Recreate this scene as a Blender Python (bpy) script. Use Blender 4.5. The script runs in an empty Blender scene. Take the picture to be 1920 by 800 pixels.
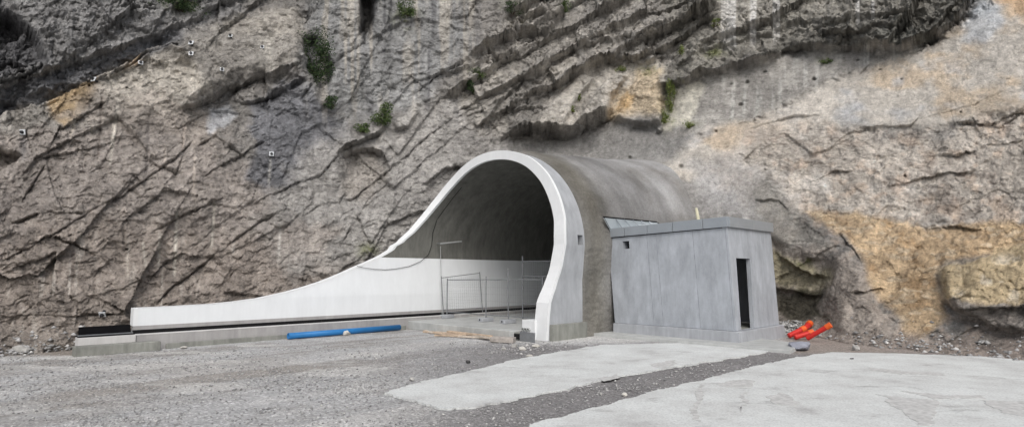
import bpy, bmesh, math, random
import numpy as np
from mathutils import Vector, Matrix
random.seed(7); rng = np.random.default_rng(7)
sc = bpy.context.scene
COL = sc.collection

# ------------------------------------------------------------------ camera and site frame
F = 1075.0; H = 1.75; TH = math.atan(115 / F); CT, ST = math.cos(TH), math.sin(TH)
def proj(x, y, z):
    zz = z - H; zc = y * CT + zz * ST; u = -y * ST + zz * CT
    zc = np.maximum(zc, .05)
    return 960 + F * x / zc, 400 - F * u / zc
def ground(px, py, z=0.0):
    cx = (px - 960) / F; cy = (400 - py) / F
    d = (cx, CT - cy * ST, ST + cy * CT); k = (z - H) / d[2]
    return Vector((d[0] * k, d[1] * k, z))
AX = math.radians(45)
A2 = np.array([math.sin(AX), math.cos(AX)]); P2 = np.array([-A2[1], A2[0]])
L0 = np.array([-9.0, 13.9])
def T(t, w, z):                                   # tunnel coordinates: along axis, across from left wall, height
    return Vector((L0[0] + A2[0] * t - P2[0] * w, L0[1] + A2[1] * t - P2[1] * w, z))

# ------------------------------------------------------------------ numpy noise
def _hash(ix, iy, seed):
    with np.errstate(over='ignore'):
        h = (ix.astype(np.int64).astype(np.uint64) * np.uint64(0x9E3779B97F4A7C15)) ^ \
            (iy.astype(np.int64).astype(np.uint64) * np.uint64(0xC2B2AE3D27D4EB4F)) ^ np.uint64(seed * 7919 + 13)
        h ^= h >> np.uint64(29); h *= np.uint64(0xBF58476D1CE4E5B9)
        h ^= h >> np.uint64(32); h *= np.uint64(0x94D049BB133111EB); h ^= h >> np.uint64(31)
    return (h >> np.uint64(40)).astype(np.float64) / float(1 << 24)
def vn(x, y, seed=0):
    ix = np.floor(x); iy = np.floor(y); fx = x - ix; fy = y - iy
    ux = fx * fx * fx * (fx * (fx * 6 - 15) + 10); uy = fy * fy * fy * (fy * (fy * 6 - 15) + 10)
    a = _hash(ix, iy, seed); b = _hash(ix + 1, iy, seed); c = _hash(ix, iy + 1, seed); d = _hash(ix + 1, iy + 1, seed)
    return (a + (b - a) * ux) * (1 - uy) + (c + (d - c) * ux) * uy
def fbm(x, y, seed=0, oct=4, gain=.5):
    s = 0; amp = 1; tot = 0
    for o in range(oct):
        s = s + amp * (vn(x * 2 ** o + 17.3 * o, y * 2 ** o - 9.1 * o, seed + o) - .5); tot += amp; amp *= gain
    return s / tot * 2          # about -1..1
def voro(x, y, seed=0):
    ix = np.floor(x); iy = np.floor(y)
    f1 = np.full(x.shape, 9.0); f2 = np.full(x.shape, 9.0)
    cx = np.zeros_like(x); cy = np.zeros_like(x); ci = np.zeros_like(x); cj = np.zeros_like(x)
    for dx in (-1, 0, 1):
        for dy in (-1, 0, 1):
            jx = ix + dx; jy = iy + dy
            qx = jx + _hash(jx, jy, seed); qy = jy + _hash(jx, jy, seed + 101)
            d = np.hypot(x - qx, y - qy)
            near = d < f1
            f2 = np.where(near, f1, np.minimum(f2, d))
            f1 = np.where(near, d, f1)
            cx = np.where(near, x - qx, cx); cy = np.where(near, y - qy, cy)
            ci = np.where(near, jx, ci); cj = np.where(near, jy, cj)
    return f1, f2, cx, cy, _hash(ci, cj, seed + 7), _hash(ci, cj, seed + 8), _hash(ci, cj, seed + 9)
def facet(px, py, size, ratio, ang, seed, tilt=1.6, warp=.13):
    """faceted blocks: one tilted plane per cell, steps and joints at the cell borders"""
    c, s = math.cos(ang), math.sin(ang)
    u = (px * c + py * s) / (size * ratio); v = (-px * s + py * c) / size
    wu = fbm(u * 1.3, v * 1.3, seed + 40, 3) * warp; wv = fbm(u * 1.3 + 50, v * 1.3, seed + 44, 3) * warp
    f1, f2, cx, cy, r1, r2, r3 = voro(u + wu, v + wv, seed)
    return (r1 - .5) + tilt * (cx * (r2 - .5) + cy * (r3 - .35)), f2 - f1
def sstep(a, b, x):
    t = np.clip((x - a) / (b - a), 0, 1); return t * t * (3 - 2 * t)
def lin(*c):
    return np.array([((v / 255) / 12.92 if v / 255 <= .04045 else ((v / 255 + .055) / 1.055) ** 2.4) for v in c])

# ------------------------------------------------------------------ object helpers
def link(o):
    COL.objects.link(o); return o
def tag(o, label=None, cat=None, group=None, kind=None):
    if label: o['label'] = label
    if cat: o['category'] = cat
    if group: o['group'] = group
    if kind: o['kind'] = kind
    return o
def empty(name, loc=(0, 0, 0)):
    o = bpy.data.objects.new(name, None); o.location = loc; o.empty_display_size = .2; return link(o)
def setmat(me, m):
    me.materials.append(m)
def mesh(name, verts, faces, m, parent=None, smooth=False):
    me = bpy.data.meshes.new(name); me.from_pydata([tuple(v) for v in verts], [], faces); me.update()
    if smooth: me.polygons.foreach_set('use_smooth', [True] * len(me.polygons))
    setmat(me, m); o = bpy.data.objects.new(name, me); link(o)
    if parent is not None:
        o.parent = parent
        if parent.type == 'EMPTY' or parent.type == 'MESH':
            o.matrix_parent_inverse = parent_world(parent).inverted()
    return o
def parent_world(o):
    m = Matrix.Translation(o.location) @ o.rotation_euler.to_matrix().to_4x4()
    if o.parent is not None: m = parent_world(o.parent) @ o.matrix_parent_inverse @ m
    return m
def grid_np(name, P, m, keep=None, smooth=False, colors=None, kind=None):
    """P: (rows, cols, 3) array -> quad sheet"""
    R, C, _ = P.shape
    idx = np.arange(R * C).reshape(R, C)
    q = np.stack([idx[:-1, :-1], idx[:-1, 1:], idx[1:, 1:], idx[1:, :-1]], -1).reshape(-1, 4)
    if keep is not None: q = q[keep.reshape(-1)]
    me = bpy.data.meshes.new(name)
    me.vertices.add(R * C); me.vertices.foreach_set('co', P.reshape(-1).astype(np.float32))
    me.loops.add(q.size); me.loops.foreach_set('vertex_index', q.reshape(-1).astype(np.int32))
    me.polygons.add(len(q)); me.polygons.foreach_set('loop_start', (np.arange(len(q)) * 4).astype(np.int32))
    if smooth: me.polygons.foreach_set('use_smooth', np.ones(len(q), bool))
    me.update(calc_edges=True)
    if colors is not None:
        at = me.color_attributes.new('Col', 'FLOAT_COLOR', 'POINT')
        c4 = np.ones((R * C, 4), np.float32); c4[:, :colors.shape[-1]] = colors.reshape(-1, colors.shape[-1])
        at.data.foreach_set('color', c4.reshape(-1))
    setmat(me, m); o = bpy.data.objects.new(name, me); link(o)
    return o
class MB:
    def __init__(s): s.v = []; s.f = []
    def add(s, vs, fs):
        n = len(s.v); s.v += [Vector(v) for v in vs]; s.f += [tuple(i + n for i in f) for f in fs]; return s
    def hexa(s, b):                               # eight corners: bottom 4, top 4
        return s.add(b, [(0, 3, 2, 1), (4, 5, 6, 7), (0, 1, 5, 4), (1, 2, 6, 5), (2, 3, 7, 6), (3, 0, 4, 7)])
    def tbox(s, t0, t1, w0, w1, z0, z1):          # box in tunnel coordinates
        return s.hexa([T(t0, w0, z0), T(t0, w1, z0), T(t1, w1, z0), T(t1, w0, z0), T(t0, w0, z1), T(t0, w1, z1), T(t1, w1, z1), T(t1, w0, z1)])
    def box(s, c, ax, sx, sy, sz):                # centre, 3x3 axes, full sizes
        b = []
        for k in (-.5, .5):
            for i, j in ((-.5, -.5), (.5, -.5), (.5, .5), (-.5, .5)):
                b.append(Vector(c) + ax @ Vector((i * sx, j * sy, k * sz)))
        return s.hexa(b)
    def tube(s, pts, r, n=8, caps=True):
        pts = [Vector(p) for p in pts]; rings = []
        for i, p in enumerate(pts):
            d = (pts[min(i + 1, len(pts) - 1)] - pts[max(i - 1, 0)]).normalized()
            u = d.cross(Vector((0, 0, 1)))
            if u.length < .05: u = d.cross(Vector((1, 0, 0)))
            u.normalize(); v = d.cross(u); rr = r[i] if isinstance(r, (list, tuple)) else r
            rings.append([p + u * rr * math.cos(2 * math.pi * k / n) + v * rr * math.sin(2 * math.pi * k / n) for k in range(n)])
        vs = [q for g in rings for q in g]; fs = []
        for i in range(len(rings) - 1):
            for k in range(n):
                a = i * n + k; b = i * n + (k + 1) % n; fs.append((a, b, b + n, a + n))
        if caps:
            fs.append(tuple(range(n - 1, -1, -1))); fs.append(tuple(len(vs) - n + k for k in range(n)))
        return s.add(vs, fs)
    def pipe(s, p0, p1, ro, ri, n=20):             # hollow pipe
        p0, p1 = Vector(p0), Vector(p1); d = (p1 - p0).normalized()
        u = d.cross(Vector((0, 0, 1)))
        if u.length < .05: u = d.cross(Vector((1, 0, 0)))
        u.normalize(); v = d.cross(u)
        def ring(p, r): return [p + u * r * math.cos(2 * math.pi * k / n) + v * r * math.sin(2 * math.pi * k / n) for k in range(n)]
        vs = ring(p0, ro) + ring(p1, ro) + ring(p1, ri) + ring(p0, ri); fs = []
        for g in range(4):
            for k in range(n):
                a = g * n + k; b = g * n + (k + 1) % n; c = ((g + 1) % 4) * n
                fs.append((a, b, c + (k + 1) % n, c + k))
        return s.add(vs, fs)
    def build(s, name, m, parent=None, smooth=False, bevel=0):
        o = mesh(name, s.v, s.f, m, parent, smooth)
        if bevel:
            b = o.modifiers.new('bevel', 'BEVEL'); b.width = bevel; b.segments = 2; b.limit_method = 'ANGLE'; b.angle_limit = .6
        return o

# ------------------------------------------------------------------ materials
def new_mat(name):
    m = bpy.data.materials.new(name); m.use_nodes = True
    nt = m.node_tree; b = nt.nodes['Principled BSDF']; b.inputs['Specular IOR Level'].default_value = .25
    return m, nt, b
def N(nt, kind, **kw):
    n = nt.nodes.new(kind)
    for k, v in kw.items():
        if k in n.inputs: n.inputs[k].default_value = v
        else: setattr(n, k, v)
    return n
def coords(nt, scale=(1, 1, 1), rot=(0, 0, 0)):
    g = N(nt, 'ShaderNodeNewGeometry'); mp = N(nt, 'ShaderNodeMapping')
    mp.inputs['Scale'].default_value = scale; mp.inputs['Rotation'].default_value = rot
    nt.links.new(g.outputs['Position'], mp.inputs['Vector']); return mp.outputs['Vector']
def ramp(nt, src, stops):
    r = N(nt, 'ShaderNodeValToRGB'); e = r.color_ramp.elements
    while len(e) < len(stops): e.new(.5)
    for k, (p, c) in enumerate(stops):
        e[k].position = p; e[k].color = (*c, 1) if hasattr(c, '__len__') else (c, c, c, 1)
    nt.links.new(src, r.inputs['Fac']); return r.outputs['Color']
def noise(nt, vec, scale, detail=4, rough=.55):
    n = N(nt, 'ShaderNodeTexNoise'); n.inputs['Scale'].default_value = scale; n.inputs['Detail'].default_value = detail
    n.inputs['Roughness'].default_value = rough; nt.links.new(vec, n.inputs['Vector']); return n.outputs['Fac']
def mixc(nt, a, b, fac, mode='MIX'):
    m = N(nt, 'ShaderNodeMix', data_type='RGBA', blend_type=mode)
    for k, v in ((6, a), (7, b), (0, fac)):
        if isinstance(v, bpy.types.NodeSocket): nt.links.new(v, m.inputs[k])
        elif k == 0: m.inputs[0].default_value = v
        else: m.inputs[k].default_value = (*v, 1)
    return m.outputs[2]
def bump(nt, b, h, dist, strength=1.0):
    n = N(nt, 'ShaderNodeBump'); n.inputs['Distance'].default_value = dist; n.inputs['Strength'].default_value = strength
    nt.links.new(h, n.inputs['Height']); nt.links.new(n.outputs['Normal'], b.inputs['Normal'])
def plain(name, col, rough=.6, var=.12, scale=6, metal=0, bmp=0, stretch=(1, 1, 1)):
    m, nt, b = new_mat(name); v = coords(nt, stretch)
    f = noise(nt, v, scale, 5)
    c = ramp(nt, f, [(.3, tuple(np.clip(np.array(col) * (1 - var), 0, 1))), (.7, tuple(np.clip(np.array(col) * (1 + var), 0, 1)))])
    nt.links.new(c, b.inputs['Base Color']); b.inputs['Roughness'].default_value = rough; b.inputs['Metallic'].default_value = metal
    if bmp: bump(nt, b, noise(nt, v, scale * 5, 4), bmp)
    return m
def rock_mat():
    m, nt, b = new_mat('rock'); v = coords(nt)
    at = N(nt, 'ShaderNodeVertexColor'); at.layer_name = 'Col'
    c = ramp(nt, noise(nt, v, 5.5, 8, .68), [(.28, .74), (.5, 1.0), (.72, 1.24)])
    c1 = mixc(nt, at.outputs['Color'], c, 1.0, 'MULTIPLY')
    c2 = ramp(nt, noise(nt, v, 34, 4, .7), [(.3, .74), (.55, 1.0), (.75, 1.28)])
    c3 = mixc(nt, c1, c2, 1.0, 'MULTIPLY')
    pit = ramp(nt, noise(nt, coords(nt, (1, 1, 1.8)), 15, 6, .7), [(.56, 1.0), (.64, .66)])
    c3 = mixc(nt, c3, pit, 1.0, 'MULTIPLY')
    nt.links.new(c3, b.inputs['Base Color']); b.inputs['Roughness'].default_value = .92; b.inputs['Specular IOR Level'].default_value = .15
    nz = noise(nt, v, 7, 10, .72)
    wv = N(nt, 'ShaderNodeVectorMath', operation='MULTIPLY_ADD'); wn = N(nt, 'ShaderNodeTexNoise'); wn.inputs['Scale'].default_value = 2.2; wn.inputs['Detail'].default_value = 3
    v2 = coords(nt, (1, 1, 1.7), (0, math.radians(32), 0)); nt.links.new(v2, wn.inputs['Vector']); nt.links.new(wn.outputs['Color'], wv.inputs[0]); wv.inputs[1].default_value = (.35, .35, .35); nt.links.new(v2, wv.inputs[2])
    hs_ = nz
    for sc_, k in ((2.1, .55), (5.2, .30)):
        vo = N(nt, 'ShaderNodeTexVoronoi'); vo.inputs['Scale'].default_value = sc_; nt.links.new(wv.outputs[0], vo.inputs['Vector'])
        ml = N(nt, 'ShaderNodeMath', operation='MULTIPLY'); nt.links.new(vo.outputs['Distance'], ml.inputs[0]); nt.links.new(at.outputs['Alpha'], ml.inputs[1])
        ma = N(nt, 'ShaderNodeMath', operation='MULTIPLY_ADD'); nt.links.new(ml.outputs[0], ma.inputs[0]); ma.inputs[1].default_value = -k * 1.6; nt.links.new(hs_, ma.inputs[2]); hs_ = ma.outputs[0]
    bump(nt, b, hs_, .13, .9)
    return m
def ground_mat():
    m, nt, b = new_mat('gravel_ground'); v = coords(nt)
    at = N(nt, 'ShaderNodeVertexColor'); at.layer_name = 'Col'
    c = ramp(nt, noise(nt, v, 26, 6, .75), [(.25, .68), (.5, 1.0), (.78, 1.36)])
    c1 = mixc(nt, at.outputs['Color'], c, 1.0, 'MULTIPLY')
    vo = N(nt, 'ShaderNodeTexVoronoi'); vo.inputs['Scale'].default_value = 34; nt.links.new(v, vo.inputs['Vector'])
    sep = N(nt, 'ShaderNodeSeparateColor'); nt.links.new(vo.outputs['Color'], sep.inputs[0])
    c2 = ramp(nt, sep.outputs[0], [(0, .74), (.8, 1.05), (1, 1.5)])
    c3 = mixc(nt, c1, c2, 1.0, 'MULTIPLY')
    nt.links.new(c3, b.inputs['Base Color']); b.inputs['Roughness'].default_value = .95; b.inputs['Specular IOR Level'].default_value = .1
    bump(nt, b, noise(nt, v, 30, 6, .7), .02, .7)
    return m
def pad_mat():
    m, nt, b = new_mat('cement_screed'); v = coords(nt)
    base = ramp(nt, noise(nt, v, 1.1, 8, .62), [(.30, (.44, .44, .435)), (.42, (.58, .59, .58)), (.6, (.66, .68, .67)), (.75, (.72, .73, .72))])
    v2 = coords(nt, (.8, 1.7, 1), (0, 0, math.radians(35)))
    worn = ramp(nt, noise(nt, v2, 1.0, 10, .74), [(.58, 0.0), (.66, .55)])
    c = mixc(nt, base, (.26, .255, .25), worn)
    sp = ramp(nt, noise(nt, v, 38, 4, .7), [(.3, .72), (.5, 1.0), (.7, 1.12)])
    c = mixc(nt, c, sp, 1.0, 'MULTIPLY')
    nt.links.new(c, b.inputs['Base Color']); b.inputs['Roughness'].default_value = .9
    bump(nt, b, noise(nt, v, 30, 5), .008, .6)
    return m
def concrete(name, col, streak=.12, mottled=.12, seams=0, rough=.8, bmp=.006):
    m, nt, b = new_mat(name)
    v = coords(nt); vs = coords(nt, (1, 1, .07))
    f = ramp(nt, noise(nt, coords(nt, (1, 1, .45)), 2.6, 9, .7), [(.3, 1 - mottled * 1.6), (.7, 1 + mottled)])
    g = ramp(nt, noise(nt, vs, 9, 6, .6), [(.3, 1 - streak * 1.3), (.7, 1 + streak)])
    c = mixc(nt, mixc(nt, col, f, 1.0, 'MULTIPLY'), g, 1.0, 'MULTIPLY')
    nt.links.new(c, b.inputs['Base Color']); b.inputs['Roughness'].default_value = rough
    bump(nt, b, noise(nt, v, 25, 5), bmp, .7)
    return m

M = {}
M['rock'] = rock_mat(); M['ground'] = ground_mat(); M['pad'] = pad_mat()
M['seam'] = plain('formwork_seam', (.27, .285, .31), .9, .35, 5)
M['stain'] = plain('dusty_stain', (.53, .53, .52), .95, .22, 14, bmp=.004)
M['white'] = concrete('white_wall_paint', (.80, .825, .84), .015, .03, bmp=.002)
M['rim'] = concrete('white_rim_paint', (.80, .815, .82), .02, .02, bmp=.002)
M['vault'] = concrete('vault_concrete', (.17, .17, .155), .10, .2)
M['collar'] = concrete('fair_faced_concrete', (.40, .415, .435), .06, .12)
M['shed'] = concrete('shed_concrete', (.415, .44, .475), .05, .17)
M['plinth'] = concrete('plinth_concrete', (.40, .415, .44), .08, .12)
M['kerb'] = concrete('kerb_concrete', (.40, .39, .385), .06, .12)
M['kerbtop'] = concrete('kerb_top_concrete', (.58, .57, .56), .04, .08)
M['footing'] = concrete('footing_concrete', (.27, .275, .25), .14, .22)
M['slab'] = concrete('slab_concrete', (.46, .47, .46), .04, .14)
M['dark'] = plain('recess_shade', (.012, .012, .013), .9)  # flat near-black stands for shade in gaps, openings and the tunnel end
M['membrane'] = plain('black_membrane', (.008, .008, .009), .95, bmp=.003); M['membrane'].node_tree.nodes['Principled BSDF'].inputs['Specular IOR Level'].default_value = .03
M['zinc'] = plain('zinc_sheet', (.36, .39, .42), .45, .06, 3, .35)
M['zinclight'] = plain('pale_roof_sheet', (.50, .55, .58), .45, .06, 3, .2)
M['steel'] = plain('galvanised_steel', (.22, .23, .24), .6, .15, 8, .2)
M['palesteel'] = plain('pale_steel', (.46, .47, .47), .5, .1, 8, .3)
M['wire'] = plain('fence_wire', (.20, .21, .22), .5, .1, 8, .5)
M['blue'] = plain('blue_pipe', (.03, .18, .44), .38, .10, 3)
M['red'] = plain('red_pipe', (.60, .035, .03), .4, .12, 9)
M['orange'] = plain('orange_cap', (.78, .13, .03), .45, .1, 9)
M['wood'] = plain('plank_wood', (.52, .41, .31), .8, .35, 7, bmp=.004, stretch=(1, 1, 5))
M['palewood'] = plain('pale_plank_wood', (.56, .49, .41), .8, .3, 7, bmp=.004)
M['oldwood'] = plain('weathered_wood', (.40, .365, .335), .85, .3, 7, bmp=.004)
M['stone'] = plain('loose_stone', (.42, .41, .39), .95, .25, 9, bmp=.02)
M['palestone'] = plain('pale_stone', (.62, .60, .55), .95, .2, 9, bmp=.02)
M['greystone'] = plain('blue_grey_stone', (.30, .31, .36), .95, .2, 9, bmp=.02)
M['darkstone'] = plain('dark_stone', (.07, .07, .07), .95, .2, 9, bmp=.02)
M['yellow'] = plain('yellow_tube', (.60, .57, .42), .6, .15, 5)
M['plate'] = plain('white_plate', (.66, .69, .71), .5, .1, 12, .1)
M['nut'] = plain('bolt_steel', (.06, .06, .065), .5, .1, 12, .6)
M['stem'] = plain('shrub_stem', (.09, .065, .045), .9)
def shot_mat():
    m, nt, b = new_mat('shotcrete'); v = coords(nt)
    c = ramp(nt, noise(nt, v, .55, 8, .62), [(.32, (.155, .15, .14)), (.5, (.225, .222, .216)), (.68, (.29, .29, .288))])
    g = ramp(nt, noise(nt, v, 16, 5, .7), [(.3, .8), (.7, 1.18)])
    c = mixc(nt, c, g, 1.0, 'MULTIPLY')
    at = N(nt, 'ShaderNodeVertexColor'); at.layer_name = 'Col'
    c = mixc(nt, c, at.outputs['Color'], 1.0, 'MULTIPLY')
    nt.links.new(c, b.inputs['Base Color']); b.inputs['Roughness'].default_value = .95; b.inputs['Specular IOR Level'].default_value = .12
    bump(nt, b, noise(nt, v, 13, 8, .7), .06, .75)
    return m
M['shot'] = shot_mat()
def leaf_mat(name, a, b_):
    m, nt, b = new_mat(name)
    oi = N(nt, 'ShaderNodeNewGeometry')
    c = ramp(nt, oi.outputs['Random Per Island'], [(0, a), (1, b_)])
    nt.links.new(c, b.inputs['Base Color']); b.inputs['Roughness'].default_value = .7
    return m
M['leaf'] = leaf_mat('shrub_leaf', (.028, .055, .018), (.12, .16, .055))
M['leafdark'] = leaf_mat('dark_shrub_leaf', (.014, .030, .013), (.062, .098, .036))
M['leafgrass'] = leaf_mat('grass_leaf', (.07, .11, .025), (.19, .22, .06))

# ------------------------------------------------------------------ cliff
Y0x = [-2600, -900, -300, 0, 130, 250, 400, 540, 700, 800, 900, 1000, 1100, 1200, 1290, 1400, 1450, 1480, 1530, 1570, 1620, 1700, 1800, 1920, 2300, 2900, 4600]
Y0y = [4.5, 9.0, 11.6, 13.2, 14.0, 15.1, 16.6, 17.9, 19.7, 21.0, 22.2, 23.0, 23.0, 22.0, 20.2, 19.4, 18.9, 18.3, 17.4, 16.2, 15.5, 14.7, 13.8, 12.8, 10.5, 7.5, 3.5]
Kx = [-900, 0, 500, 700, 900, 1100, 1300, 1500, 1920, 2900]
Ky = [.40, .42, .40, .34, .30, .30, .36, .45, .50, .40]
STEP = 1.75
vis = np.arange(-60, 1985, STEP)
ext = np.cumsum(STEP * 1.05 ** np.arange(1, 80))
pxc = np.concatenate([(-60 - ext)[::-1], vis, (vis[-1] + ext)])
m_col = (pxc - 960) / F * 1.0
e_vis = np.arange(-.155, .56, STEP / F)
e_ext = .56 + np.cumsum(STEP / F * 1.06 ** np.arange(1, 58))
ee = np.concatenate([e_vis, e_ext[e_ext < 1.25]])
y0c = np.interp(pxc, Y0x, Y0y); kc = np.interp(pxc, Kx, Ky)
ker = np.exp(-np.linspace(-2, 2, 25) ** 2); ker /= ker.sum()
def smooth1(v): return np.convolve(np.pad(v, 12, mode='edge'), ker, 'valid')
y0c = smooth1(y0c); kc = smooth1(kc)
ytop = smooth1(np.interp(pxc, Y0x[:14] + [1290, 1400, 1570, 1700, 1920, 2300, 2900, 4600], Y0y[:14] + [20.3, 19.0, 17.0, 15.6, 13.2, 10.6, 7.5, 3.5]))
E_, Y_ = np.meshgrid(ee, y0c, indexing='ij'); YT_ = np.meshgrid(ee, ytop, indexing='ij')[1]
Y_ = Y_ + (YT_ - Y_) * sstep(-.04, .12, E_); _, K_ = np.meshgrid(ee, kc, indexing='ij'); _, MM = np.meshgrid(ee, m_col, indexing='ij')
e0 = -1.75 / Y_                                     # foot: never lower than 0.35 m under ground
Zb = (H + E_ * Y_) / np.maximum(1 - E_ * K_, .3)
Zb = np.maximum(Zb, -.35 - .0 * Y_)
Yb = Y_ + K_ * np.maximum(Zb, 0)
# scree toe
toe = np.interp(pxc, [-200, 120, 200, 1430, 1500, 1900, 2400], [.8, .5, .0, .0, .9, 1.1, 1.1])
Yb = Yb - np.meshgrid(ee, toe, indexing='ij')[1] * np.exp(-np.maximum(Zb, 0) / .28)

def features(px, py):
    """returns displacement towards the viewer (m) and rock colour, from joints, ledges and stains traced at image pixel positions, plus painted shade in hollows"""
    wx = fbm(px / 34, py / 34, 301, 3) * 5; wy = fbm(px / 34 + 90, py / 34, 311, 3) * 5
    qx = px + wx; qy = py + wy
    D = np.zeros_like(px)
    # ---- roughness regions
    def inpoly(poly, soft, jx=0.0):
        x = qx; y = qy
        xs = [p[0] for p in poly]; ys = [p[1] for p in poly]
        ins = np.zeros(px.shape, bool); dist = np.full(px.shape, 1e9)
        n = len(poly)
        for i in range(n):
            x1, y1 = poly[i]; x2, y2 = poly[(i + 1) % n]
            dx, dy = x2 - x1, y2 - y1; L = dx * dx + dy * dy + 1e-9
            t = np.clip(((x - x1) * dx + (y - y1) * dy) / L, 0, 1)
            dist = np.minimum(dist, np.hypot(x - x1 - t * dx, y - y1 - t * dy))
            if y1 != y2:
                cond = ((y1 > y) != (y2 > y)) & (x < (x2 - x1) * (y - y1) / (y2 - y1) + x1)
                ins ^= cond
        sd = np.where(ins, dist, -dist)
        return sd if soft is None else sstep(-soft, soft, sd + jx)
    tan = inpoly([(1230, 330), (1330, 240), (1420, 222), (1560, 150), (1740, 90), (1850, 15), (2100, -300), (3000, -600), (3000, 190), (1920, 205), (1740, 245), (1600, 232), (1480, 240), (1370, 300), (1290, 340)], 12)
    greyw = inpoly([(1235, 235), (1260, 180), (1300, 150), (1420, 118), (1540, 92), (1660, 92), (1745, 88), (1560, 150), (1410, 225), (1320, 250), (1260, 260)], 8)
    shot = inpoly([(905, 300), (960, 262), (1060, 262), (1150, 228), (1200, 215), (1250, 232), (1335, 250), (1420, 320), (1450, 390), (1500, 430), (1460, 470), (1300, 470), (1000, 470)], 14)
    strata = inpoly([(840, 170), (900, 90), (960, 20), (1010, -200), (1350, -200), (1345, 20), (1280, 95), (1255, 150), (1235, 250), (1140, 225), (960, 262), (900, 250)], 14)
    orange = inpoly([(1510, 400), (1600, 395), (1740, 430), (1860, 415), (2000, 425), (2000, 450), (1850, 476), (1775, 492), (1755, 520), (1775, 590), (1720, 640), (1690, 640), (1690, 600), (1650, 560), (1625, 520), (1620, 490), (1590, 440)], 9)
    rough = 1 - .93 * np.maximum.reduce([tan, greyw * .97, shot * .93])
    low = sstep(1330, 1480, px) * sstep(190, 260, py)
    smoothslab = inpoly([(990, 240), (1040, 175), (1090, 132), (1125, 118), (1235, 118), (1250, 150), (1238, 240), (1160, 235), (1140, 212), (1050, 243)], 6)
    slabm = inpoly([(-60, 225), (180, 150), (300, 82), (420, 42), (540, 2), (580, 60), (560, 115), (430, 165), (340, 200), (300, 250), (0, 260)], 14)
    leftm = inpoly([(-900, 215), (0, 222), (200, 190), (460, 190), (620, 200), (660, 300), (560, 520), (300, 720), (-900, 800)], 40)
    midm = inpoly([(560, 260), (640, 200), (860, 200), (960, 260), (860, 330), (760, 460), (640, 520), (540, 520)], 40)
    upm = inpoly([(560, -300), (880, -300), (880, 100), (800, 210), (640, 250), (580, 150)], 30)
    A_ = rough * (1 - .74 * low) * (1 - .55 * orange) * (1 - .60 * slabm) * (1 - .58 * leftm * (1 - slabm)) * (1 - .60 * midm) * (1 - .35 * upm) * (1 - .85 * smoothslab)
    f, g = facet(px, py, 165, 1.7, -.62, 11, 1.9, .045); D += f * .62 * np.maximum(A_, .55 * leftm * (1 - slabm) * (1 - shot)) * (1 - .6 * strata) * (1 - .6 * low)
    for (size, ratio, ang, seed, amp, tl) in ((74, 1.9, -.66, 21, .27, 2.0), (31, 1.7, -.55, 31, .10, 2.0), (44, 1.5, .8, 35, .10, 2.0), (16, 1.5, .15, 51, .10, 1.6), (12, 1.6, -.7, 55, .06, 1.6), (6.5, 2.0, -.1, 61, .07, 1.4)):
        f, g2 = facet(px, py, size, ratio, ang, seed, tl, .06 if size > 20 else .12)
        D += f * amp * (A_ if size > 20 else np.maximum(A_, (.34 - .24 * np.maximum(tan, greyw) - .11 * np.maximum(leftm, midm) - .14 * low) * (1 - .95 * shot)))
        if size > 20: D -= .03 * np.exp(-(g2 / .015) ** 2) * A_ * (1 - low)
    for (sx, sy, sd_, wd_, dp_) in ((60, 34, 351, .035, .09), (34, 26, 355, .045, .06), (20, 9, 359, .07, .035)):
        nn = fbm(px / sx + py / sx * .5, py / sy - px / sy * .25, sd_, 4); mk = sstep(-.1, .35, fbm(px / 70, py / 55, sd_ + 2, 3))
        dp_ = dp_ * (1 - .72 * low) * (1 - .40 * np.maximum(leftm, midm))
        D -= dp_ * np.exp(-(nn / wd_) ** 2) * mk * (1 - .85 * np.maximum.reduce([tan, greyw, shot])) + .0
        D += .6 * dp_ * np.tanh(nn / .10) * (1 - .9 * np.maximum.reduce([tan, greyw, shot]))
    D += fbm(px / 120, py / 120, 71, 4) * .25 * np.maximum(rough * (1 - .5 * low), .2) + fbm(px / 11, py / 5, 77, 4) * .05 * np.maximum(A_, .12)
    # ---- steps (ledges) and cracks
    jl = fbm(px / 40, py / 200, 81, 4) * 7 + fbm(px / 9, py / 60, 85, 2) * 2.0
    def line(xs, ys): return np.interp(px, xs, ys) + jl
    def ends(xs, f=22): return sstep(xs[0] - f * .3, xs[0] + f, px) * (1 - sstep(xs[-1] - f, xs[-1] + f * .3, px))
    brk = sstep(-.25, .25, fbm(px / 45, py / 45, 341, 3)); sgn = np.sign(fbm(px / 160, py / 160, 345, 2))
    def S(pts, d, up, dn=0, d2=0):
        nonlocal D
        xs = [p[0] for p in pts]; ys = [p[1] for p in pts]; s = line(xs, ys) - py; e = ends(xs)
        tw_ = (2.5 + 9 * abs(d)) * (.7 + .6 * brk); k = sstep(-tw_, 0, s)
        lo = -(d2 * np.exp(-np.maximum(-s - tw_, 0) / dn)) if dn else 0
        D = D + (k * d * np.exp(-np.maximum(s, 0) / up) + (1 - k) * lo) * e
    def Cr(pts, depth, width=1.5):
        nonlocal D
        xs = [p[0] for p in pts]; ys = [p[1] for p in pts]
        sl = np.gradient(np.array(ys, float), np.array(xs, float)); cs = np.interp(px, xs, 1 / np.sqrt(1 + sl ** 2))
        s = (np.interp(px, xs, ys) + jl * .32 - py) * cs; e = ends(xs, 14)
        D = D - depth * (.15 + .75 * brk) * np.exp(-(s / width) ** 2) * e + .13 * np.sign(s) * np.exp(-np.abs(s) / 16) * e * (.3 + .7 * brk) * .7
    def Bk(poly, h, bev):
        nonlocal D
        sd = inpoly(poly, None); D = D + h * sstep(-bev * .3, bev, sd)
    # upper left: hollow, gully and the big slab
    Bk([(-200, 5), (20, 20), (70, 60), (92, 112), (60, 140), (-200, 225)], -1.1, 12)
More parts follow.
